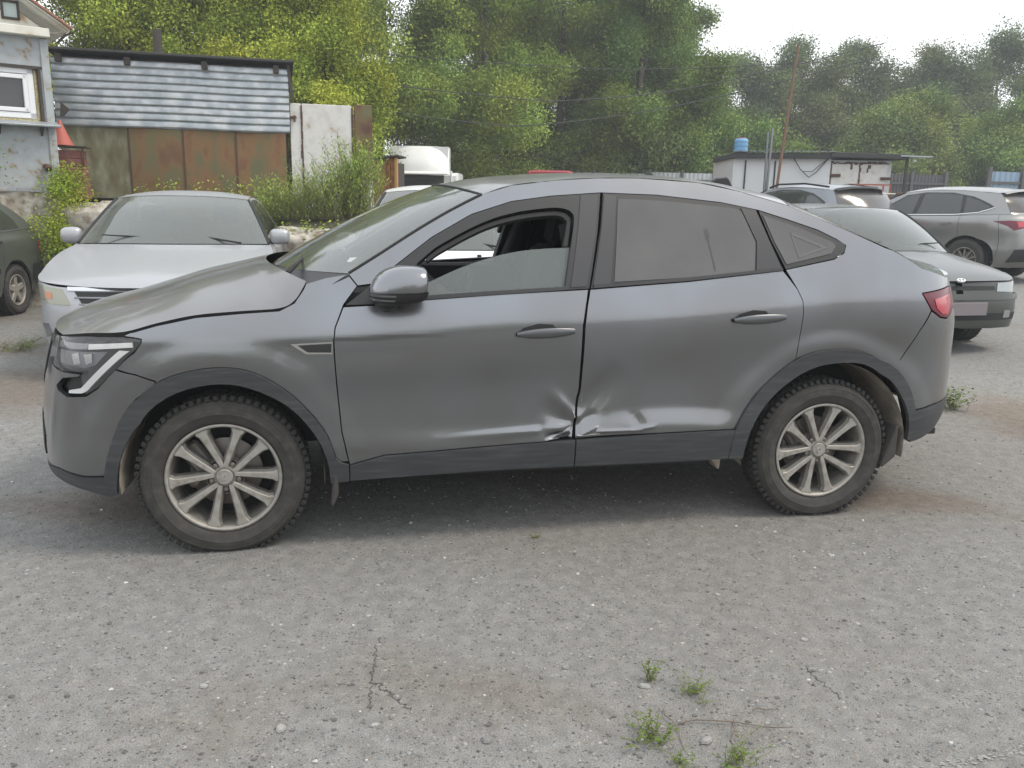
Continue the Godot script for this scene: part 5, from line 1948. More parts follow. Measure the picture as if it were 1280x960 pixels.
func build_red_box() -> void:
	var o := thing("plank_box", Vector3(-6.25, 0, -11.75), .25, "dark red plank box standing between house corner and rusty shed", "box")
	for k in 6:
		var b := MB.new()
		var hh := .105
		b.box(Vector3(.19, 1.36 + .108 * k, .0 - .004 * (k % 2)), Vector3(.38 - .012 * k, hh, .30), Basis.IDENTITY, .007)
		build(b, M.red_board, "plank", o)
	var t := MB.new()
	t.box(Vector3(.19, 2.005, 0), Vector3(.46, .02, .36), Basis(Vector3(0, 0, 1), -.02), .004)
	build(t, M.old_wood, "lid", o)
	var p := MB.new()
	p.box(Vector3(.375, 1.87, .155), Vector3(.025, .26, .02))
	build(p, M.rust, "corner_post", o)
	var c := MB.new()
	c.lathe([Vector2(.145, 0), Vector2(.14, .012), Vector2(.012, .33), Vector2(0, .335)], 28, Transform3D(Basis(Vector3(1, 0, 0), -PI / 2), Vector3.ZERO))
	c.lathe([Vector2(.15, 0), Vector2(.15, .014), Vector2(.135, .016)], 28, Transform3D(Basis(Vector3(1, 0, 0), -PI / 2), Vector3.ZERO))
	var co := build(c, M.cone, "traffic_cone")
	co.position = Vector3(-6.14, 2.018, -11.72)
	tag(co, "faded red cone standing on the dark red plank box", "cone")

func build_shed() -> void:
	var o := thing("shed", Vector3(-6.83, 0, -13.0), .272, "long metal shed of galvanised sheets above rusty green panels", "shed")
	var core := MB.new()
	core.box(Vector3(1.66, 2.3, -1.6), Vector3(3.3, 2.14, 3.0))
	build(core, M.old_wood, "shed_core", o)
	# horizontally ribbed galvanised sheets
	var cuts := [[-.02, 1.14, 0.0], [1.12, 2.17, .008], [2.15, 3.34, .0]]
	for s in cuts:
		var m := MB.new()
		var rows := []
		var ys := []
		var n := 9
		var y := 2.365
		var tot := (3.335 - 2.365) / n
		var rng := RandomNumberGenerator.new()
		rng.seed = int(s[0] * 100) + 900
		for k in n:
			for q in [[0.0, 0.0], [.06, .004], [.16, .018], [.30, .022], [.84, .013], [.97, .002]]:
				ys.append([y + tot * float(q[0]), q[1]])
			y += tot
		ys.append([3.335, 0.0])
		for yy in ys:
			var row := []
			for j in 9:
				var x: float = lerpf(s[0], s[1], j / 8.0)
				row.append(Vector3(x, yy[0] + rng.randf_range(-.002, .002) - .005 * sin(x * 3.0), s[2] + yy[1] + .012 * sin(x * 2.3 + s[0]) + rng.randf_range(-.003, .003)))
			rows.append(row)
		m.sheet(rows, Vector3(1.6, 2.6, -5))
		build(m, M.galv, "corrugated_sheet", o)
	# rusty lower panels
	var low := [[.0, .94, 2], [.96, 1.72, 0], [1.735, 2.50, 1], [2.515, 3.27, 1]]
	for s in low:
		var m := MB.new()
		m.box(Vector3((s[0] + s[1]) * .5, 1.84, -.03), Vector3(s[1] - s[0], 1.06, .03), Basis.IDENTITY, .006)
		build(m, M["rust%d" % s[2]], "rusty_panel", o)
	for x in [.95, 1.727, 2.507]:
		var m := MB.new()
		m.box(Vector3(x, 1.84, -.022), Vector3(.03, 1.06, .03))
		build(m, M.rust, "seam_strip", o)
	var rf := MB.new()
	rf.box(Vector3(1.68, 3.385, -1.5), Vector3(3.50, .035, 3.3), Basis(Vector3(1, 0, 0), -.03), .005)
	build(rf, M.tar, "roof", o)
	for x in [.09, 1.02, 2.11, 3.16]:
		var m := MB.new()
		m.box(Vector3(x, 3.315, .02), Vector3(.085, .115, .14), Basis.IDENTITY, .006)
		build(m, M.old_wood, "rafter_end", o)
	var p := MB.new()
	p.box(Vector3(3.37, 3.14, -.02), Vector3(.05, .52, .08), Basis(Vector3(0, 0, 1), .10))
	build(p, M.old_wood, "corner_post", o)
	# gate leaves and panels to the right
	var g := thing("metal_gate", Vector3(-3.61, 0, -13.95), .272, "whitewashed sheet-metal gate with rusty edges right of the shed", "gate")
	for s in [[-.01, .165, 2.835, 1.2, M.white_metal], [.175, .955, 2.835, 1.2, M.white_metal], [1.0, 1.29, 2.855, 1.67, M.brown], [1.0, 1.29, 1.66, 1.1, M.white_metal]]:
		var m := MB.new()
		m.box(Vector3((s[0] + s[1]) * .5, (s[2] + s[3]) * .5, 0), Vector3(s[1] - s[0], s[2] - s[3], .04), Basis.IDENTITY, .008)
		build(m, s[4], "panel", g)
	for x in [.168, .972]:
		var m := MB.new()
		var rng := RandomNumberGenerator.new()
		rng.seed = 3
		for k in 16: m.box(Vector3(x + rng.randf_range(-.008, .008), 1.25 + k * .1, .012), Vector3(rng.randf_range(.012, .04), .11, .04))
		build(m, M.rust, "rusty_edge", g)
	var hg := MB.new()
	hg.box(Vector3(.03, 2.62, .04), Vector3(.12, .03, .04), Basis.IDENTITY, .005)
	hg.box(Vector3(.06, 2.60, .05), Vector3(.03, .10, .03), Basis.IDENTITY, .005)
	build(hg, M.rust, "latch", g)
	# wooden lean-to
	var w := thing("wooden_shed", Vector3(-2.57, 0, -15.4), -.05, "small orange-brown plank hut with a slanted roof beyond the gate", "shed")
	var x := -.02
	for k in 6:
		var m := MB.new()
		m.box(Vector3(x + .035, 1.55 + .005 * k, 0), Vector3(.066, .95 + .012 * k, .03), Basis.IDENTITY, .006)
		build(m, M.orange_wood, "plank", w)
		x += .072
	var post := MB.new()
	post.box(Vector3(.44, 1.56, .02), Vector3(.06, 1.05, .06), Basis.IDENTITY, .008)
	build(post, mat(lin(.50, .28, .10), .8), "post", w)
	var wr := MB.new()
	wr.box(Vector3(.2, 2.085, -.3), Vector3(.60, .03, .8), Basis(Vector3(0, 0, 1), .11), .005)
	build(wr, M.old_wood, "roof", w)
	var wb := MB.new()
	wb.box(Vector3(.2, 1.5, -.5), Vector3(.44, 1.0, .8))
	build(wb, M.old_wood, "side_wall", w)

func slab(called: String, at: Vector3, size: Vector3, turn: Vector3, seed_: int, m: Material, label: String) -> void:
	var rng := RandomNumberGenerator.new()
	rng.seed = seed_
	var f := noise(seed_, 2.2, 3)
	var mb := MB.new()
	var rows := []
	for i in 13:
		var a := PI * i / 12.0
		var row := []
		for j in 25:
			var b := TAU * j / 24.0
			var p := Vector3(sin(a) * cos(b), cos(a), sin(a) * sin(b))
			for k in 3: p[k] = signf(p[k]) * pow(absf(p[k]), .45)
			p = p * size * .5
			p += p.normalized() * f.get_noise_3d(p.x * 2, p.y * 2, p.z * 2) * .09
			row.append(p)
		row[24] = row[0]
		rows.append(row)
	mb.sheet(rows, Vector3.ZERO)
	var o := build(mb, m, called)
	o.position = at
	o.rotation = turn
	tag(o, label, "concrete")

func build_container() -> void:
	var o := thing("container_cabin", Vector3(5.5, 0, -22), -.06, "low white cabin with a dark sagging roof edge beyond the cars", "cabin")
	var w := MB.new()
	w.box(Vector3(1.22, 1.5, -1.5), Vector3(2.42, 2.05, 3.0))
	build(w, M.wall_white, "wall", o)
	for x in [.31, 1.05]:
		var m := MB.new()
		m.box(Vector3(x, 1.9, .01), Vector3(.035, 1.1, .03))
		build(m, M.trim, "wall_strip", o)
	var r := MB.new()
	r.box(Vector3(1.22, 2.575, -1.3), Vector3(2.55, .13, 3.0), Basis(Vector3(0, 0, 1), .012), .01)
	build(r, M.tar, "roof", o)
	for k in 12:
		var m := MB.new()
		m.box(Vector3(.0 + k * .215, 2.655 + .0025 * k, .22), Vector3(.17, .02, .10), Basis.IDENTITY, .006)
		build(m, M.lamp_grey, "roof_rib", o)
	# truck body with rusty doors under the same roof
	var t := thing("box_van", Vector3(7.95, 0, -21.9), -.06, "old white box body with two rust-streaked rear doors and red frame", "van")
	var b := MB.new()
	b.box(Vector3(.75, 1.5, -1.5), Vector3(1.52, 2.0, 2.9))
	build(b, M.wall_white, "box_wall", t)
	for x in [.36, 1.06]:
		var m := MB.new()
		m.box(Vector3(x, 1.52, .0), Vector3(.68, 1.78, .05), Basis.IDENTITY, .01)
		build(m, M.white_metal, "door", t)
	var rs := MB.new()
	var rng := RandomNumberGenerator.new()
	rng.seed = 12
	for k in 22: rs.box(Vector3(.02 + .065 * k, 2.43 + rng.randf_range(-.02, .02), .03), Vector3(.07, rng.randf_range(.02, .07), .012))
	for k in 9: rs.box(Vector3(.71 + rng.randf_range(-.01, .01), 2.35 - .09 * k, .03), Vector3(rng.randf_range(.02, .05), .10, .012))
	for k in 9: rs.box(Vector3(.0, 2.35 - .12 * k, .02), Vector3(.03, .12, .03))
	rs.box(Vector3(.50, 2.33, .028), Vector3(.05, .12, .01)); rs.box(Vector3(.94, 2.34, .028), Vector3(.08, .09, .01)); rs.box(Vector3(.90, 2.25, .028), Vector3(.04, .1, .01))
	build(rs, M.rust, "rust_stain", t)
	for h in [[.11, 2.12], [1.36, 2.06]]:
		var m := MB.new()
		m.box(Vector3(h[0], h[1], .06), Vector3(.26, .07, .06), Basis.IDENTITY, .012)
		build(m, M.rust, "hinge", t)
	var fr := MB.new()
	fr.box(Vector3(.90, 1.90, .35), Vector3(1.02, .035, .035)); fr.box(Vector3(.90, 1.60, .35), Vector3(1.02, .035, .035))
	for x in [.41, .60, .74, 1.22, 1.39]: fr.box(Vector3(x, 1.72, .35), Vector3(.03, .36, .03))
	build(fr, mat(lin(.33, .09, .06), .7), "red_frame", t)
	var bar := MB.new()
	bar.tube([Vector3(.2, 1.72, .42), Vector3(1.55, 1.68, .42)], [.022, .022], 6)
	build(bar, M.cream, "crossbar", t)
	for q in [[1.58, 1.62, .10], [1.38, 1.5, .09]]:
		var m := MB.new()
		m.lathe([Vector2(0, .03), Vector2(q[2], .025), Vector2(q[2] + .02, 0), Vector2(q[2], -.03)], 18, Transform3D(Basis.IDENTITY, Vector3(q[0], q[1], .5)))
		build(m, M.rust, "round_cap", t)
	var rf := MB.new()
	rf.box(Vector3(.85, 2.60, -1.2), Vector3(1.9, .12, 3.0), Basis(Vector3(0, 0, 1), -.015), .01)
	build(rf, M.tar, "roof_cover", t)
	var aw := MB.new()
	aw.box(Vector3(1.95, 2.60, .1), Vector3(.75, .025, .5), Basis(Vector3(0, 0, 1), -.02))
	build(aw, M.fence_grey, "roof_sheet", t)
	var ps := MB.new()
	ps.box(Vector3(1.78, 1.6, .2), Vector3(.06, 2.0, .06))
	build(ps, M.old_wood, "prop", t)
	var lampm := MB.new()
	lampm.box(Vector3(1.98, 2.50, .15), Vector3(.08, .06, .06), Basis.IDENTITY, .01)
	build(lampm, M.white_plastic, "flood_lamp", t)
	# blue water barrel
	var br := MB.new()
	br.lathe([Vector2(0, 0), Vector2(.16, 0), Vector2(.175, .03), Vector2(.175, .09), Vector2(.16, .115), Vector2(.175, .14), Vector2(.175, .20), Vector2(.16, .225), Vector2(.175, .25), Vector2(.17, .31), Vector2(.12, .335), Vector2(0, .34)], 24, Transform3D(Basis(Vector3(1, 0, 0), -PI / 2), Vector3.ZERO))
	var bo := thing("water_barrel", Vector3(5.72, 2.655, -22.2), 0, "light blue ribbed plastic barrel standing on the cabin roof", "barrel")
	build(br, M.blue, "drum", bo)
	var lid := MB.new()
	lid.lathe([Vector2(0, .03), Vector2(.10, .03), Vector2(.11, 0)], 20, Transform3D(Basis(Vector3(1, 0, 0), -PI / 2), Vector3(0, .335, 0)))
	build(lid, mat(lin(.15, .05, .05), .6), "lid", bo)
	# masts
	var ms := MB.new()
	ms.tube([Vector3(0, 0, 0), Vector3(.14, 2.2, 0), Vector3(.33, 4.95, 0)], [.042, .036, .026], 8)
	var mo := build(ms, M.mast, "rusty_mast")
	mo.position = Vector3(6.22, .1, -20.9)
	tag(mo, "tall leaning rusty mast in front of the white cabin", "mast")
	var pl := thing("twin_posts", Vector3(6.08, .1, -21.0), 0, "pair of thin grey posts left of the rusty mast", "post")
	for x in [-.045, .055]:
		var m := MB.new()
		m.tube([Vector3(x * .2, 0, 0), Vector3(x, 3.02 + x, 0)], [.035, .03], 6)
		build(m, M.lamp_grey, "post", pl)
	var cb := MB.new()
	cb.tube([Vector3(6.95, 2.56, -21.85), Vector3(7.15, 2.25, -21.8), Vector3(7.38, 2.06, -21.8), Vector3(7.55, 2.18, -21.8), Vector3(7.85, 2.52, -21.85)], [.012, .012, .012, .012, .012], 5)
	cb.tube([Vector3(7.2, 2.2, -21.8), Vector3(7.45, 2.2, -21.8), Vector3(7.7, 2.42, -21.8), Vector3(7.9, 2.55, -21.85)], [.009, .009, .009, .009], 5)
	var co := build(cb, M.wire, "cable")
	tag(co, "black cable hanging in a loop on the white cabin wall", "cable")

func fence_run(called: String, a: Vector3, b: Vector3, h: float, n: int, m: Material, posts: int, label: String) -> void:
	var d := b - a
	var th := atan2(-d.z, d.x)
	var o := thing(called, a, th, label, "fence")
	var L := d.length()
	var w := L / n
	var mesh := ArrayMesh.new()
	var mb := MB.new()
	# one sheet with trapezoid ribs
	var rows := [[], []]
	var ribs := maxi(2, int(w / .16))
	for k in ribs * 4 + 1:
		var z: float = [0.0, .02, .02, 0.0][k % 4]
		var x := w * k / (ribs * 4.0) * .996
		rows[0].append(Vector3(x, .15, z)); rows[1].append(Vector3(x, h, z))
	for k in rows[0].size() - 1:
		mb.flat([rows[0][k], rows[0][k + 1], rows[1][k + 1], rows[1][k]], Vector3(0, 0, 1))
	mb.put(mesh)
	for i in n: piece(mesh, m, "sheet", o, Transform3D(Basis.IDENTITY, Vector3(w * i, 0, 0)))
	var pm := MB.new()
	pm.box(Vector3(0, h * .5 + .05, .05), Vector3(.09, h + .1, .06))
	var pmesh := ArrayMesh.new()
	pm.put(pmesh)
	for i in posts + 1: piece(pmesh, M.fence_dark, "post", o, Transform3D(Basis.IDENTITY, Vector3(L * i / posts, 0, 0)))
	var rl := MB.new()
	rl.box(Vector3(L * .5, h - .25, .045), Vector3(L, .06, .03))
	build(rl, M.fence_dark, "rail", o)

func build_truck() -> void:
	var t := thing("truck", Vector3(-2.75, .0, -24), .0, "white truck cab with a tall roof fairing half hidden by leaves", "truck")
	var cab := MB.new()
	cab.prism(P2([-1.15, .8, 1.15, .8, 1.15, 2.05, -1.15, 2.05]), -2.0, .0, Transform3D.IDENTITY, .08)
	build(cab, M.white_body, "cab", t)
	var ws := MB.new()
	ws.box(Vector3(0, 1.72, .02), Vector3(1.5, .52, .03), Basis.IDENTITY, .01)
	build(ws, M.side_glass, "windscreen", t)
	for x in [-.95, .95]:
		var pz := MB.new()
		pz.box(Vector3(x, 1.75, .01), Vector3(.06, .7, .06), Basis.IDENTITY, .02)
		build(pz, M.white_body, "pillar", t)
	var fa := MB.new()
	var rows := []
	for i in 9:
		var f := i / 8.0
		var row := []
		for j in 17:
			var w := 2.0 * j / 16.0 - 1.0
			row.append(Vector3(w * (.86 - .04 * f), 2.06 + .72 * f, .05 - .55 * f * f - .45 * pow(absf(w), 3.0)))
		rows.append(row)
	fa.sheet(rows, Vector3(0, 2.2, -2))
	fa.box(Vector3(0, 2.42, -1.0), Vector3(1.62, .70, 1.0))
	build(fa, M.white_body, "roof_fairing", t)
	var vis := MB.new()
	vis.box(Vector3(0, 2.03, .12), Vector3(1.75, .05, .2), Basis(Vector3(1, 0, 0), .3), .02)
	build(vis, M.white_body, "sun_visor", t)
	for x in [-1.05, 1.05]:
		var w := MB.new()
		w.lathe([Vector2(0, .0), Vector2(.3, .0), Vector2(.5, -.02), Vector2(.5, -.25), Vector2(0, -.25)], 24, Transform3D(Basis(Vector3.UP, PI / 2 * signf(x)), Vector3(x, .5, -.6)))
		build(w, M.tyre, "wheel", t)

func wire(pts: Array, r: float, label: String) -> void:
	var mb := MB.new()
	var p := []
	var rad := []
	var n := 40
	for i in n + 1:
		p.append(along(pts, float(i) / n)); rad.append(r)
	mb.tube(p, rad, 5, false)
	var o := build(mb, M.wire, "overhead_wire")
	tag(o, label, "wire", "overhead wires in front of the trees")

func build_cars() -> void:
	var silver := car_paint(.37, .378, .39, .45, .46)
	make_car("silver_saloon", saloon(silver), Vector3(-3.0, 0, -7.25), 1.80, "silver saloon facing the viewer behind the grey car's bonnet")
	var white := car_paint(.78, .79, .79, .0, .3)
	M.white_body = white
	var wc := make_car("white_saloon", saloon(white, .87, .10), Vector3(-.55, 0, -7.15), 1.73, "white car facing the viewer, seen through the grey car's windows")
	for zz in [-.26, .26]:
		var nz := MB.new()
		nz.box(Vector3(.05, .962, zz), Vector3(.05, .022, .035), Basis.IDENTITY, .006)
		build(nz, M.black, "washer_nozzle", wc)
	var moss := car_paint(.06, .064, .057, .5, .35)
	var oh := make_car("old_hatchback", old_hatch(moss), Vector3(4.12, ground_h(4.03, -8.8), -8.85), 1.80, "old grey-green hatchback with chrome badge behind the grey car's tail")
	var bd := MB.new()
	var seg := 24
	var ring := PackedVector2Array()
	for i in seg: ring.append(Vector2(cos(TAU * i / seg) * .048, sin(TAU * i / seg) * .024))
	var bx := Transform3D(Basis(Vector3.UP, -PI / 2) * Basis(Vector3.RIGHT, -.9), Vector3(-.775, .712, 0))
	bd.prism(ring, -.01, .008, bx, .003)
	var hole := MB.new()
	for q in [-.018, .018]:
		var o2 := PackedVector2Array()
		for i in 12: o2.append(Vector2(q + cos(TAU * i / 12) * .008, sin(TAU * i / 12) * .012))
		hole.prism(o2, .006, .0095, bx, .0)
	build([bd, hole], [M.white_plastic, M.black], "badge", oh)
	var np := MB.new()
	np.box(Vector3(-.862, .445, 0), Vector3(.012, .125, .52), Basis.IDENTITY, .003)
	build(np, mat(lin(.20, .175, .185), .6), "number_plate", oh)
	var dark := car_paint(.14, .15, .14, .5, .35)
	make_car("green_hatchback", old_hatch(dark), Vector3(-6.50, 0, -7.35), 1.62, "dark green hatchback cut off by the left edge, its rear wheel showing")
	var steel := car_paint(.22, .23, .25, .6, .35)
	var wg := make_car("grey_estate", tall_wagon(steel), Vector3(6.4 - .42 * 3.3, ground_h(6, -16.5), -15.6 - .90 * 3.3), -1.134, "grey off-road estate with black rear spoiler in front of the cabin")
	for sd in [1.0, -1.0]:
		var rr := MB.new()
		rr.tube([Vector3(1.35, 1.56, sd * .60), Vector3(1.6, 1.625, sd * .61), Vector3(2.3, 1.64, sd * .61), Vector3(2.9, 1.58, sd * .60)], [.02, .018, .018, .02], 6)
		build(rr, M.black, "roof_rail", wg)
	var bronze := car_paint(.25, .248, .24, .7, .33)
	make_car("silver_offroad_car", tall_wagon(bronze, false), Vector3(8.0 - .5736 * 2.66 + .819 * .87, ground_h(8, -16), -15.1 - .819 * 2.66 - .5736 * .87), -.9599, "silver-bronze off-road car with arrow-shaped red tail lamp at the right edge")
	var wine := car_paint(.13, .015, .02, .4, .35)
	make_car("burgundy_car", saloon(wine, .88, .10), Vector3(-1.0, .10, -15.6), 1.2, "burgundy car whose roof shows above the grey car's windscreen")
	# the plate area and badge on the old hatchback
	# red van roof far behind
	var v := thing("red_van", Vector3(1.0, .0, -25), 0, "red van far behind of which only the roof shows", "van")
	var vb := MB.new()
	vb.prism(P2([-.80, .4, .80, .4, .80, 1.5, .66, 2.16, .5, 2.20, -.5, 2.20, -.66, 2.16, -.80, 1.5]), -3.5, 0, Transform3D.IDENTITY, .05)
	build(vb, car_paint(.30, .02, .03, .2, .35), "body", v)
	var vw := MB.new()
	vw.prism(P2([-.68, 1.5, .68, 1.5, .57, 2.06, -.57, 2.06]), .0, .01, Transform3D.IDENTITY)
	build(vw, M.side_glass, "rear_window", v)

func build_setting() -> void:
	more_materials()
	M.pale_pane = mat(lin(.42, .50, .47), .15)
	M.white_body = mat(lin(.75, .75, .73), .4)
	build_ground()
	build_house()
	build_red_box()
	build_shed()
	slab("concrete_block", Vector3(-2.30, .86, -9.75), Vector3(1.0, .34, .7), Vector3(.15, .2, -.05), 5, M.concrete, "broken pale concrete block lying in the weeds beside the silver saloon")
	slab("concrete_slab", Vector3(-5.25, 1.06, -11.2), Vector3(1.15, .44, 1.1), Vector3(.05, .3, .02), 8, M.concrete, "flat grey concrete slab at the foot of the plank box")
	build_container()
	fence_run("far_fence", Vector3(-3.0, 0, -30), Vector3(4.6, 0, -30.4), 2.30, 24, M.fence_grey, 4, "pale corrugated fence between the truck and the red van")
	fence_run("far_fence", Vector3(4.7, 0, -30.4), Vector3(8.2, 0, -31), 2.36, 11, M.fence_grey, 3, "pale corrugated fence left of the white cabin")
	fence_run("dark_fence", Vector3(10.0, .2, -24), Vector3(12.1, .2, -24.4), 2.06, 10, M.fence_dark, 2, "dark ribbed fence between the box body and the bronze car")
	fence_run("blue_fence", Vector3(10.9, .2, -20), Vector3(13.6, .2, -20.6), 2.02, 9, M.fence_blue, 3, "light blue ribbed fence at the right edge")
	build_truck()
	build_cars()
	build_trees()
	build_plants()

func build_trees() -> void:
	var lime := lin(.36, .42, .07)
	var mid := lin(.265, .35, .08)
	var deep := lin(.185, .26, .075)
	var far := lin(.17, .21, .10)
	var L := [
		[-10.2, -19.0, 8.5, 2.60, 0.8, lime, 12844, "bright lime-green tree just behind the rendered house", 0.69],
		[-7.6, -20.0, 8.0, 2.50, 0.8, lime, 12844, "bright lime-green tree above the left end of the metal shed", 0.69],
		[-5.4, -19.5, 6.1, 2.10, 0.8, lime, 10374, "lower lime-green tree above the middle of the metal shed", 0.69],
		[-4.0, -18.2, 4.6, 1.30, 0.8, lime, 6422, "small lime-green tree at the right end of the metal shed", 0.62],
		[-6.2, -25.5, 11.5, 3.40, 0.8, mid, 12252, "tall green tree rising behind the lime-green trees", 0.91],
		[-4.4, -27.5, 9.5, 2.60, 1.6, mid, 10556, "leafy tree whose boughs hang over the white truck", 0.84],
		[-0.9, -29.5, 11.0, 3.30, 0.6, mid, 13195, "broad tree behind the pale fence, left of centre", 0.91],
		[1.9, -33.5, 11.5, 3.40, 0.6, mid, 13195, "broad tree behind the red van", 0.95],
		[4.6, -33.0, 11.0, 3.20, 0.6, deep, 13195, "dark broad tree right of the red van", 0.95],
		[6.6, -36.0, 8.0, 3.00, 0.6, deep, 12252, "tree with a sloping right side next to open sky", 0.99],
		[-1.8, -38.0, 15.5, 3.20, 2.0, deep, 11310, "tall dark tree standing above the others at the top edge", 1.03],
		[2.4, -41.0, 13.2, 4.39, 2.0, deep, 12723, "tallest dark tree behind the middle of the row", 1.12],
		[5.8, -42.0, 11.0, 3.66, 2.0, deep, 10766, "tall dark tree that ends the high row at the sky", 1.12],
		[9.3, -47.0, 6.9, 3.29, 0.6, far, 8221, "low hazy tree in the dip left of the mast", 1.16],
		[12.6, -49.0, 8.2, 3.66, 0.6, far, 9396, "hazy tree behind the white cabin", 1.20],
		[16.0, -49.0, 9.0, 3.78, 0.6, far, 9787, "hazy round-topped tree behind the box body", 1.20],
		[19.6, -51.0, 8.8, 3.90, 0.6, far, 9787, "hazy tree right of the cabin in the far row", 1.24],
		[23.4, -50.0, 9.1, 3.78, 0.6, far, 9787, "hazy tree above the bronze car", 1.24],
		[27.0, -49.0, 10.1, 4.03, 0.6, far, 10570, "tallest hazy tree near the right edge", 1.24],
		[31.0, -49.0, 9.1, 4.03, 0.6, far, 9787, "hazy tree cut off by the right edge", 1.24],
		[17.4, -39.0, 5.3, 2.70, 0.6, lin(.22, .28, .10), 9048, "lighter green round tree in front of the far row", 1.03],
		[11.0, -40.0, 4.2, 2.93, 0.4, deep, 7047, "low dark bushy tree behind the blue barrel", 1.08],
		[24.0, -40.0, 4.8, 3.66, 0.4, deep, 8221, "low dark bushy tree behind the blue fence", 1.08],
		[-9.8, -27.0, 12.0, 3.40, 0.8, mid, 10367, "tall tree in the top left corner behind the lime ones", 0.91],
		[-7.0, 22.0, 4.7, 2.60, .4, mid, 3600, "bushy tree standing behind the viewer to the left, mirrored in the car", 1.30],
		[-1.5, 24.0, 4.3, 2.60, .4, mid, 3600, "bushy tree straight behind the viewer, mirrored in the car", 1.30],
		[4.0, 22.5, 5.0, 2.60, .4, mid, 3600, "bushy tree behind the viewer to the right, mirrored in the car", 1.30],
		[9.5, 20.0, 5.0, 2.60, .4, mid, 3600, "last bushy tree to the right behind the viewer, mirrored in the car", 1.30],
		[-13.0, 20.0, 5.0, 2.60, .4, mid, 3600, "last bushy tree to the left behind the viewer, mirrored in the car", 1.30]]
	var i := 0
	for t in L:
		tree("broadleaf_tree", Vector3(t[0], 0, t[1]), t[2], t[3], t[4], t[5], 100 + i * 13, t[6], t[7], "broad", t[8], "trees round the yard")
		i += 1
	# undergrowth under the rows
	var ug := Node3D.new()
	ug.name = "undergrowth"
	add_child(ug)
	ug.set_meta("kind", "stuff")
	tag(ug, "dark undergrowth below the trees behind the fences", "undergrowth")
	var lobes := []
	for k in 20: lobes.append([Vector3(-8.0 + k * 1.0, 1.0 + .5 * sin(k * 2.1), -33.0 - 3.0 * sin(k * 1.3)), Vector3(1.5, 1.8, 1.2)])
	crown(ug, lobes, 12000, lin(.10, .135, .05), "broad", 5, 1.25, "leaves")
	lobes = []
	for k in 20: lobes.append([Vector3(7.0 + k * 1.5, 1.2 + .5 * sin(k * 2.1), -46.0 - 3.0 * sin(k * 1.3)), Vector3(1.8, 2.2, 1.2)])
	crown(ug, lobes, 7000, lin(.10, .135, .05), "broad", 6, 1.5, "leaves")
	# wires
	wire([Vector3(-12, 6.9, -22), Vector3(-8.8, 5.96, -22), Vector3(-4.92, 4.41, -22), Vector3(-.3, 3.85, -22), Vector3(1.8, 3.85, -22), Vector3(4.63, 4.23, -22), Vector3(9, 5.3, -22)], .012, "upper sagging wire running from the left corner across the trees")
	wire([Vector3(-9, 5.2, -22), Vector3(-3.96, 3.65, -22), Vector3(-1.33, 3.26, -22), Vector3(.7, 3.23, -22), Vector3(4.28, 3.8, -22), Vector3(9, 5.0, -22)], .012, "lower sagging wire, nearest the car roof")
	wire([Vector3(-10, 5.8, -22.5), Vector3(-4, 4.95, -22.5), Vector3(1.33, 4.67, -22.5), Vector3(3.85, 4.68, -22.5), Vector3(9, 5.0, -22.5)], .009, "thin straight wire high across the middle trees")
	var pm := MB.new()
	pm.tube([Vector3(0, 0, 0), Vector3(.02, 4.25, 0)], [.10, .08], 8)
	var po := build(pm, M.old_wood, "short_pole")
	po.position = Vector3(-6.5, 0, -16)
	tag(po, "short dark pole top sticking up behind the shed roof", "pole")

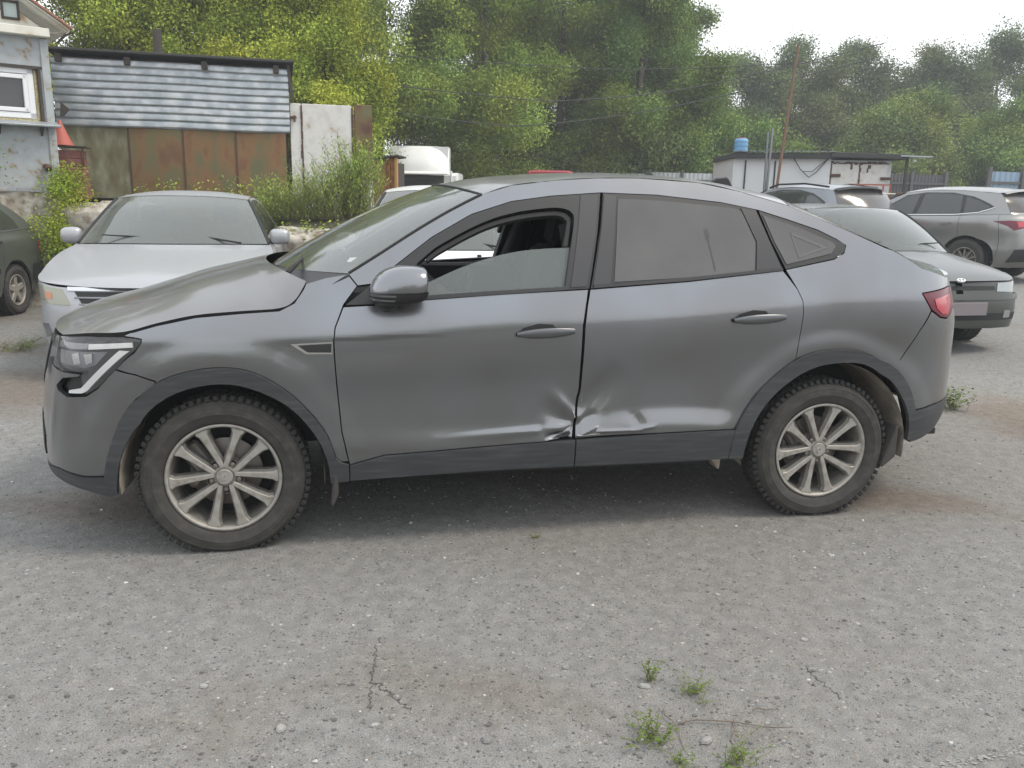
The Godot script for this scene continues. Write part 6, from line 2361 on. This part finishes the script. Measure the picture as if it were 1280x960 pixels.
func build_plants() -> void:
	var g1 := lin(.32, .42, .11)
	var g3 := lin(.36, .46, .07)
	var g2 := lin(.28, .36, .06)
	var rng := RandomNumberGenerator.new()
	rng.seed = 31
	# tall weeds on the bank
	var n := 0
	var where := ["nearest the shed corner", "in front of the orange rusty panel", "before the narrow white gate leaf", "before the wide white gate leaf", "at the foot of the brown panel"]
	for k in 5:
		weed(Vector3(-3.35 + k * .34, 0, -10.6 - .12 * sin(k * 2.0)), .74 + .24 * sin(k * 1.7 + 1.0), .46, 220, g1, 300 + k, "tall wild grass and weeds " + where[k], "tall weeds on the bank", 1, "tall_weed")
	for k in 3:
		weed(Vector3(-2.75 + k * .40, 0, -9.7), .62, .40, 80, g2, 320 + k, ["leafy weed clump beside the silver saloon's rear window", "leafy weed clump on top of the pale concrete block", "leafy weed clump near the white car's mirror"][k], "leafy weeds on the bank", 0)
	for k in 3:
		weed(Vector3(-5.0 + k * .75, 0, -12.2), .70, .4, 70, g2, 340 + k, ["green shoots before the greenish rusty panel", "green shoots left of the shed's first seam", "green shoots before the brown rusty panel"][k], "green shoots at the shed", 0)
	# creeper on the house corner
	for k in 4:
		var c := thing("creeper", Vector3([-5.66, -5.62, -5.60, -6.42][k], [1.45, 1.05, .72, 1.55][k], [-10.86, -10.72, -10.62, -10.28][k]), .67, ["bright green creeper leaves hanging beside the rusty pipe stub", "bright green creeper leaves half way down the foundation", "bright green creeper leaves low beside the silver saloon's mirror", "bright green bush against the house wall at the left edge"][k], "creeper")
		crown(c, [[Vector3.ZERO, Vector3(.16, .26, .10)]] if k < 3 else [[Vector3.ZERO, Vector3(.30, .26, .16)], [Vector3(-.3, .12, 0), Vector3(.25, .25, .15)]], 150 if k < 3 else 260, g3, "fine", 50 + k, .42, "leaves")
	# small plants growing in the yard
	var spots := [[.40, -2.07, .07, .09, 26, "low green weed clump at the bottom edge"], [.56, -2.29, .055, .08, 22, "small weed with round leaves right of the upright sprig"], [.45, -2.36, .07, .03, 10, "thin upright green sprig above the other yard weeds"], [.62, -1.97, .06, .10, 24, "weed cut off by the bottom edge"], [.47, -1.96, .05, .06, 14, "smallest weed tuft at the bottom edge"], [3.2, -5.95, .17, .14, 34, "weed tuft growing behind the grey car's rear bumper"], [.11, -3.47, .03, .04, 14, "tiny weed under the grey car's door"], [-4.55, -7.6, .10, .35, 60, "grass patch at the left edge below the green hatchback"]]
	var i := 0
	for s in spots:
		weed(Vector3(s[0], 0, s[1]), s[2], s[3], s[4], lin(.13, .19, .045), 400 + i, s[5], "weeds growing through the yard", 0, "yard_weed")
		i += 1
	# dead twigs
	for t in [[.50, -2.14, .82, -2.12, "long dry twig lying behind the yard weeds"], [.46, -2.20, .50, -2.02, "bent dry twig beside the low green weed clump"], [.66, -2.14, .62, -2.02, "short dry twig pointing at the bottom edge"], [.72, -2.20, .80, -2.21, "short reddish stick right of the dry twigs"]]:
		var m := MB.new()
		var pts := []
		var rad := []
		for k in 7:
			var f := k / 6.0
			var x: float = lerpf(t[0], t[2], f) + rng.randf_range(-.008, .008)
			var z: float = lerpf(t[1], t[3], f) + rng.randf_range(-.008, .008)
			pts.append(Vector3(x, ground_y(x, z) + .006 + .006 * sin(f * 5.0), z)); rad.append(.0019 * (1.1 - f * .6))
		m.tube(pts, rad, 5)
		var o := build(m, M.twig, "twig")
		tag(o, t[4], "twig", "dry twigs on the yard")
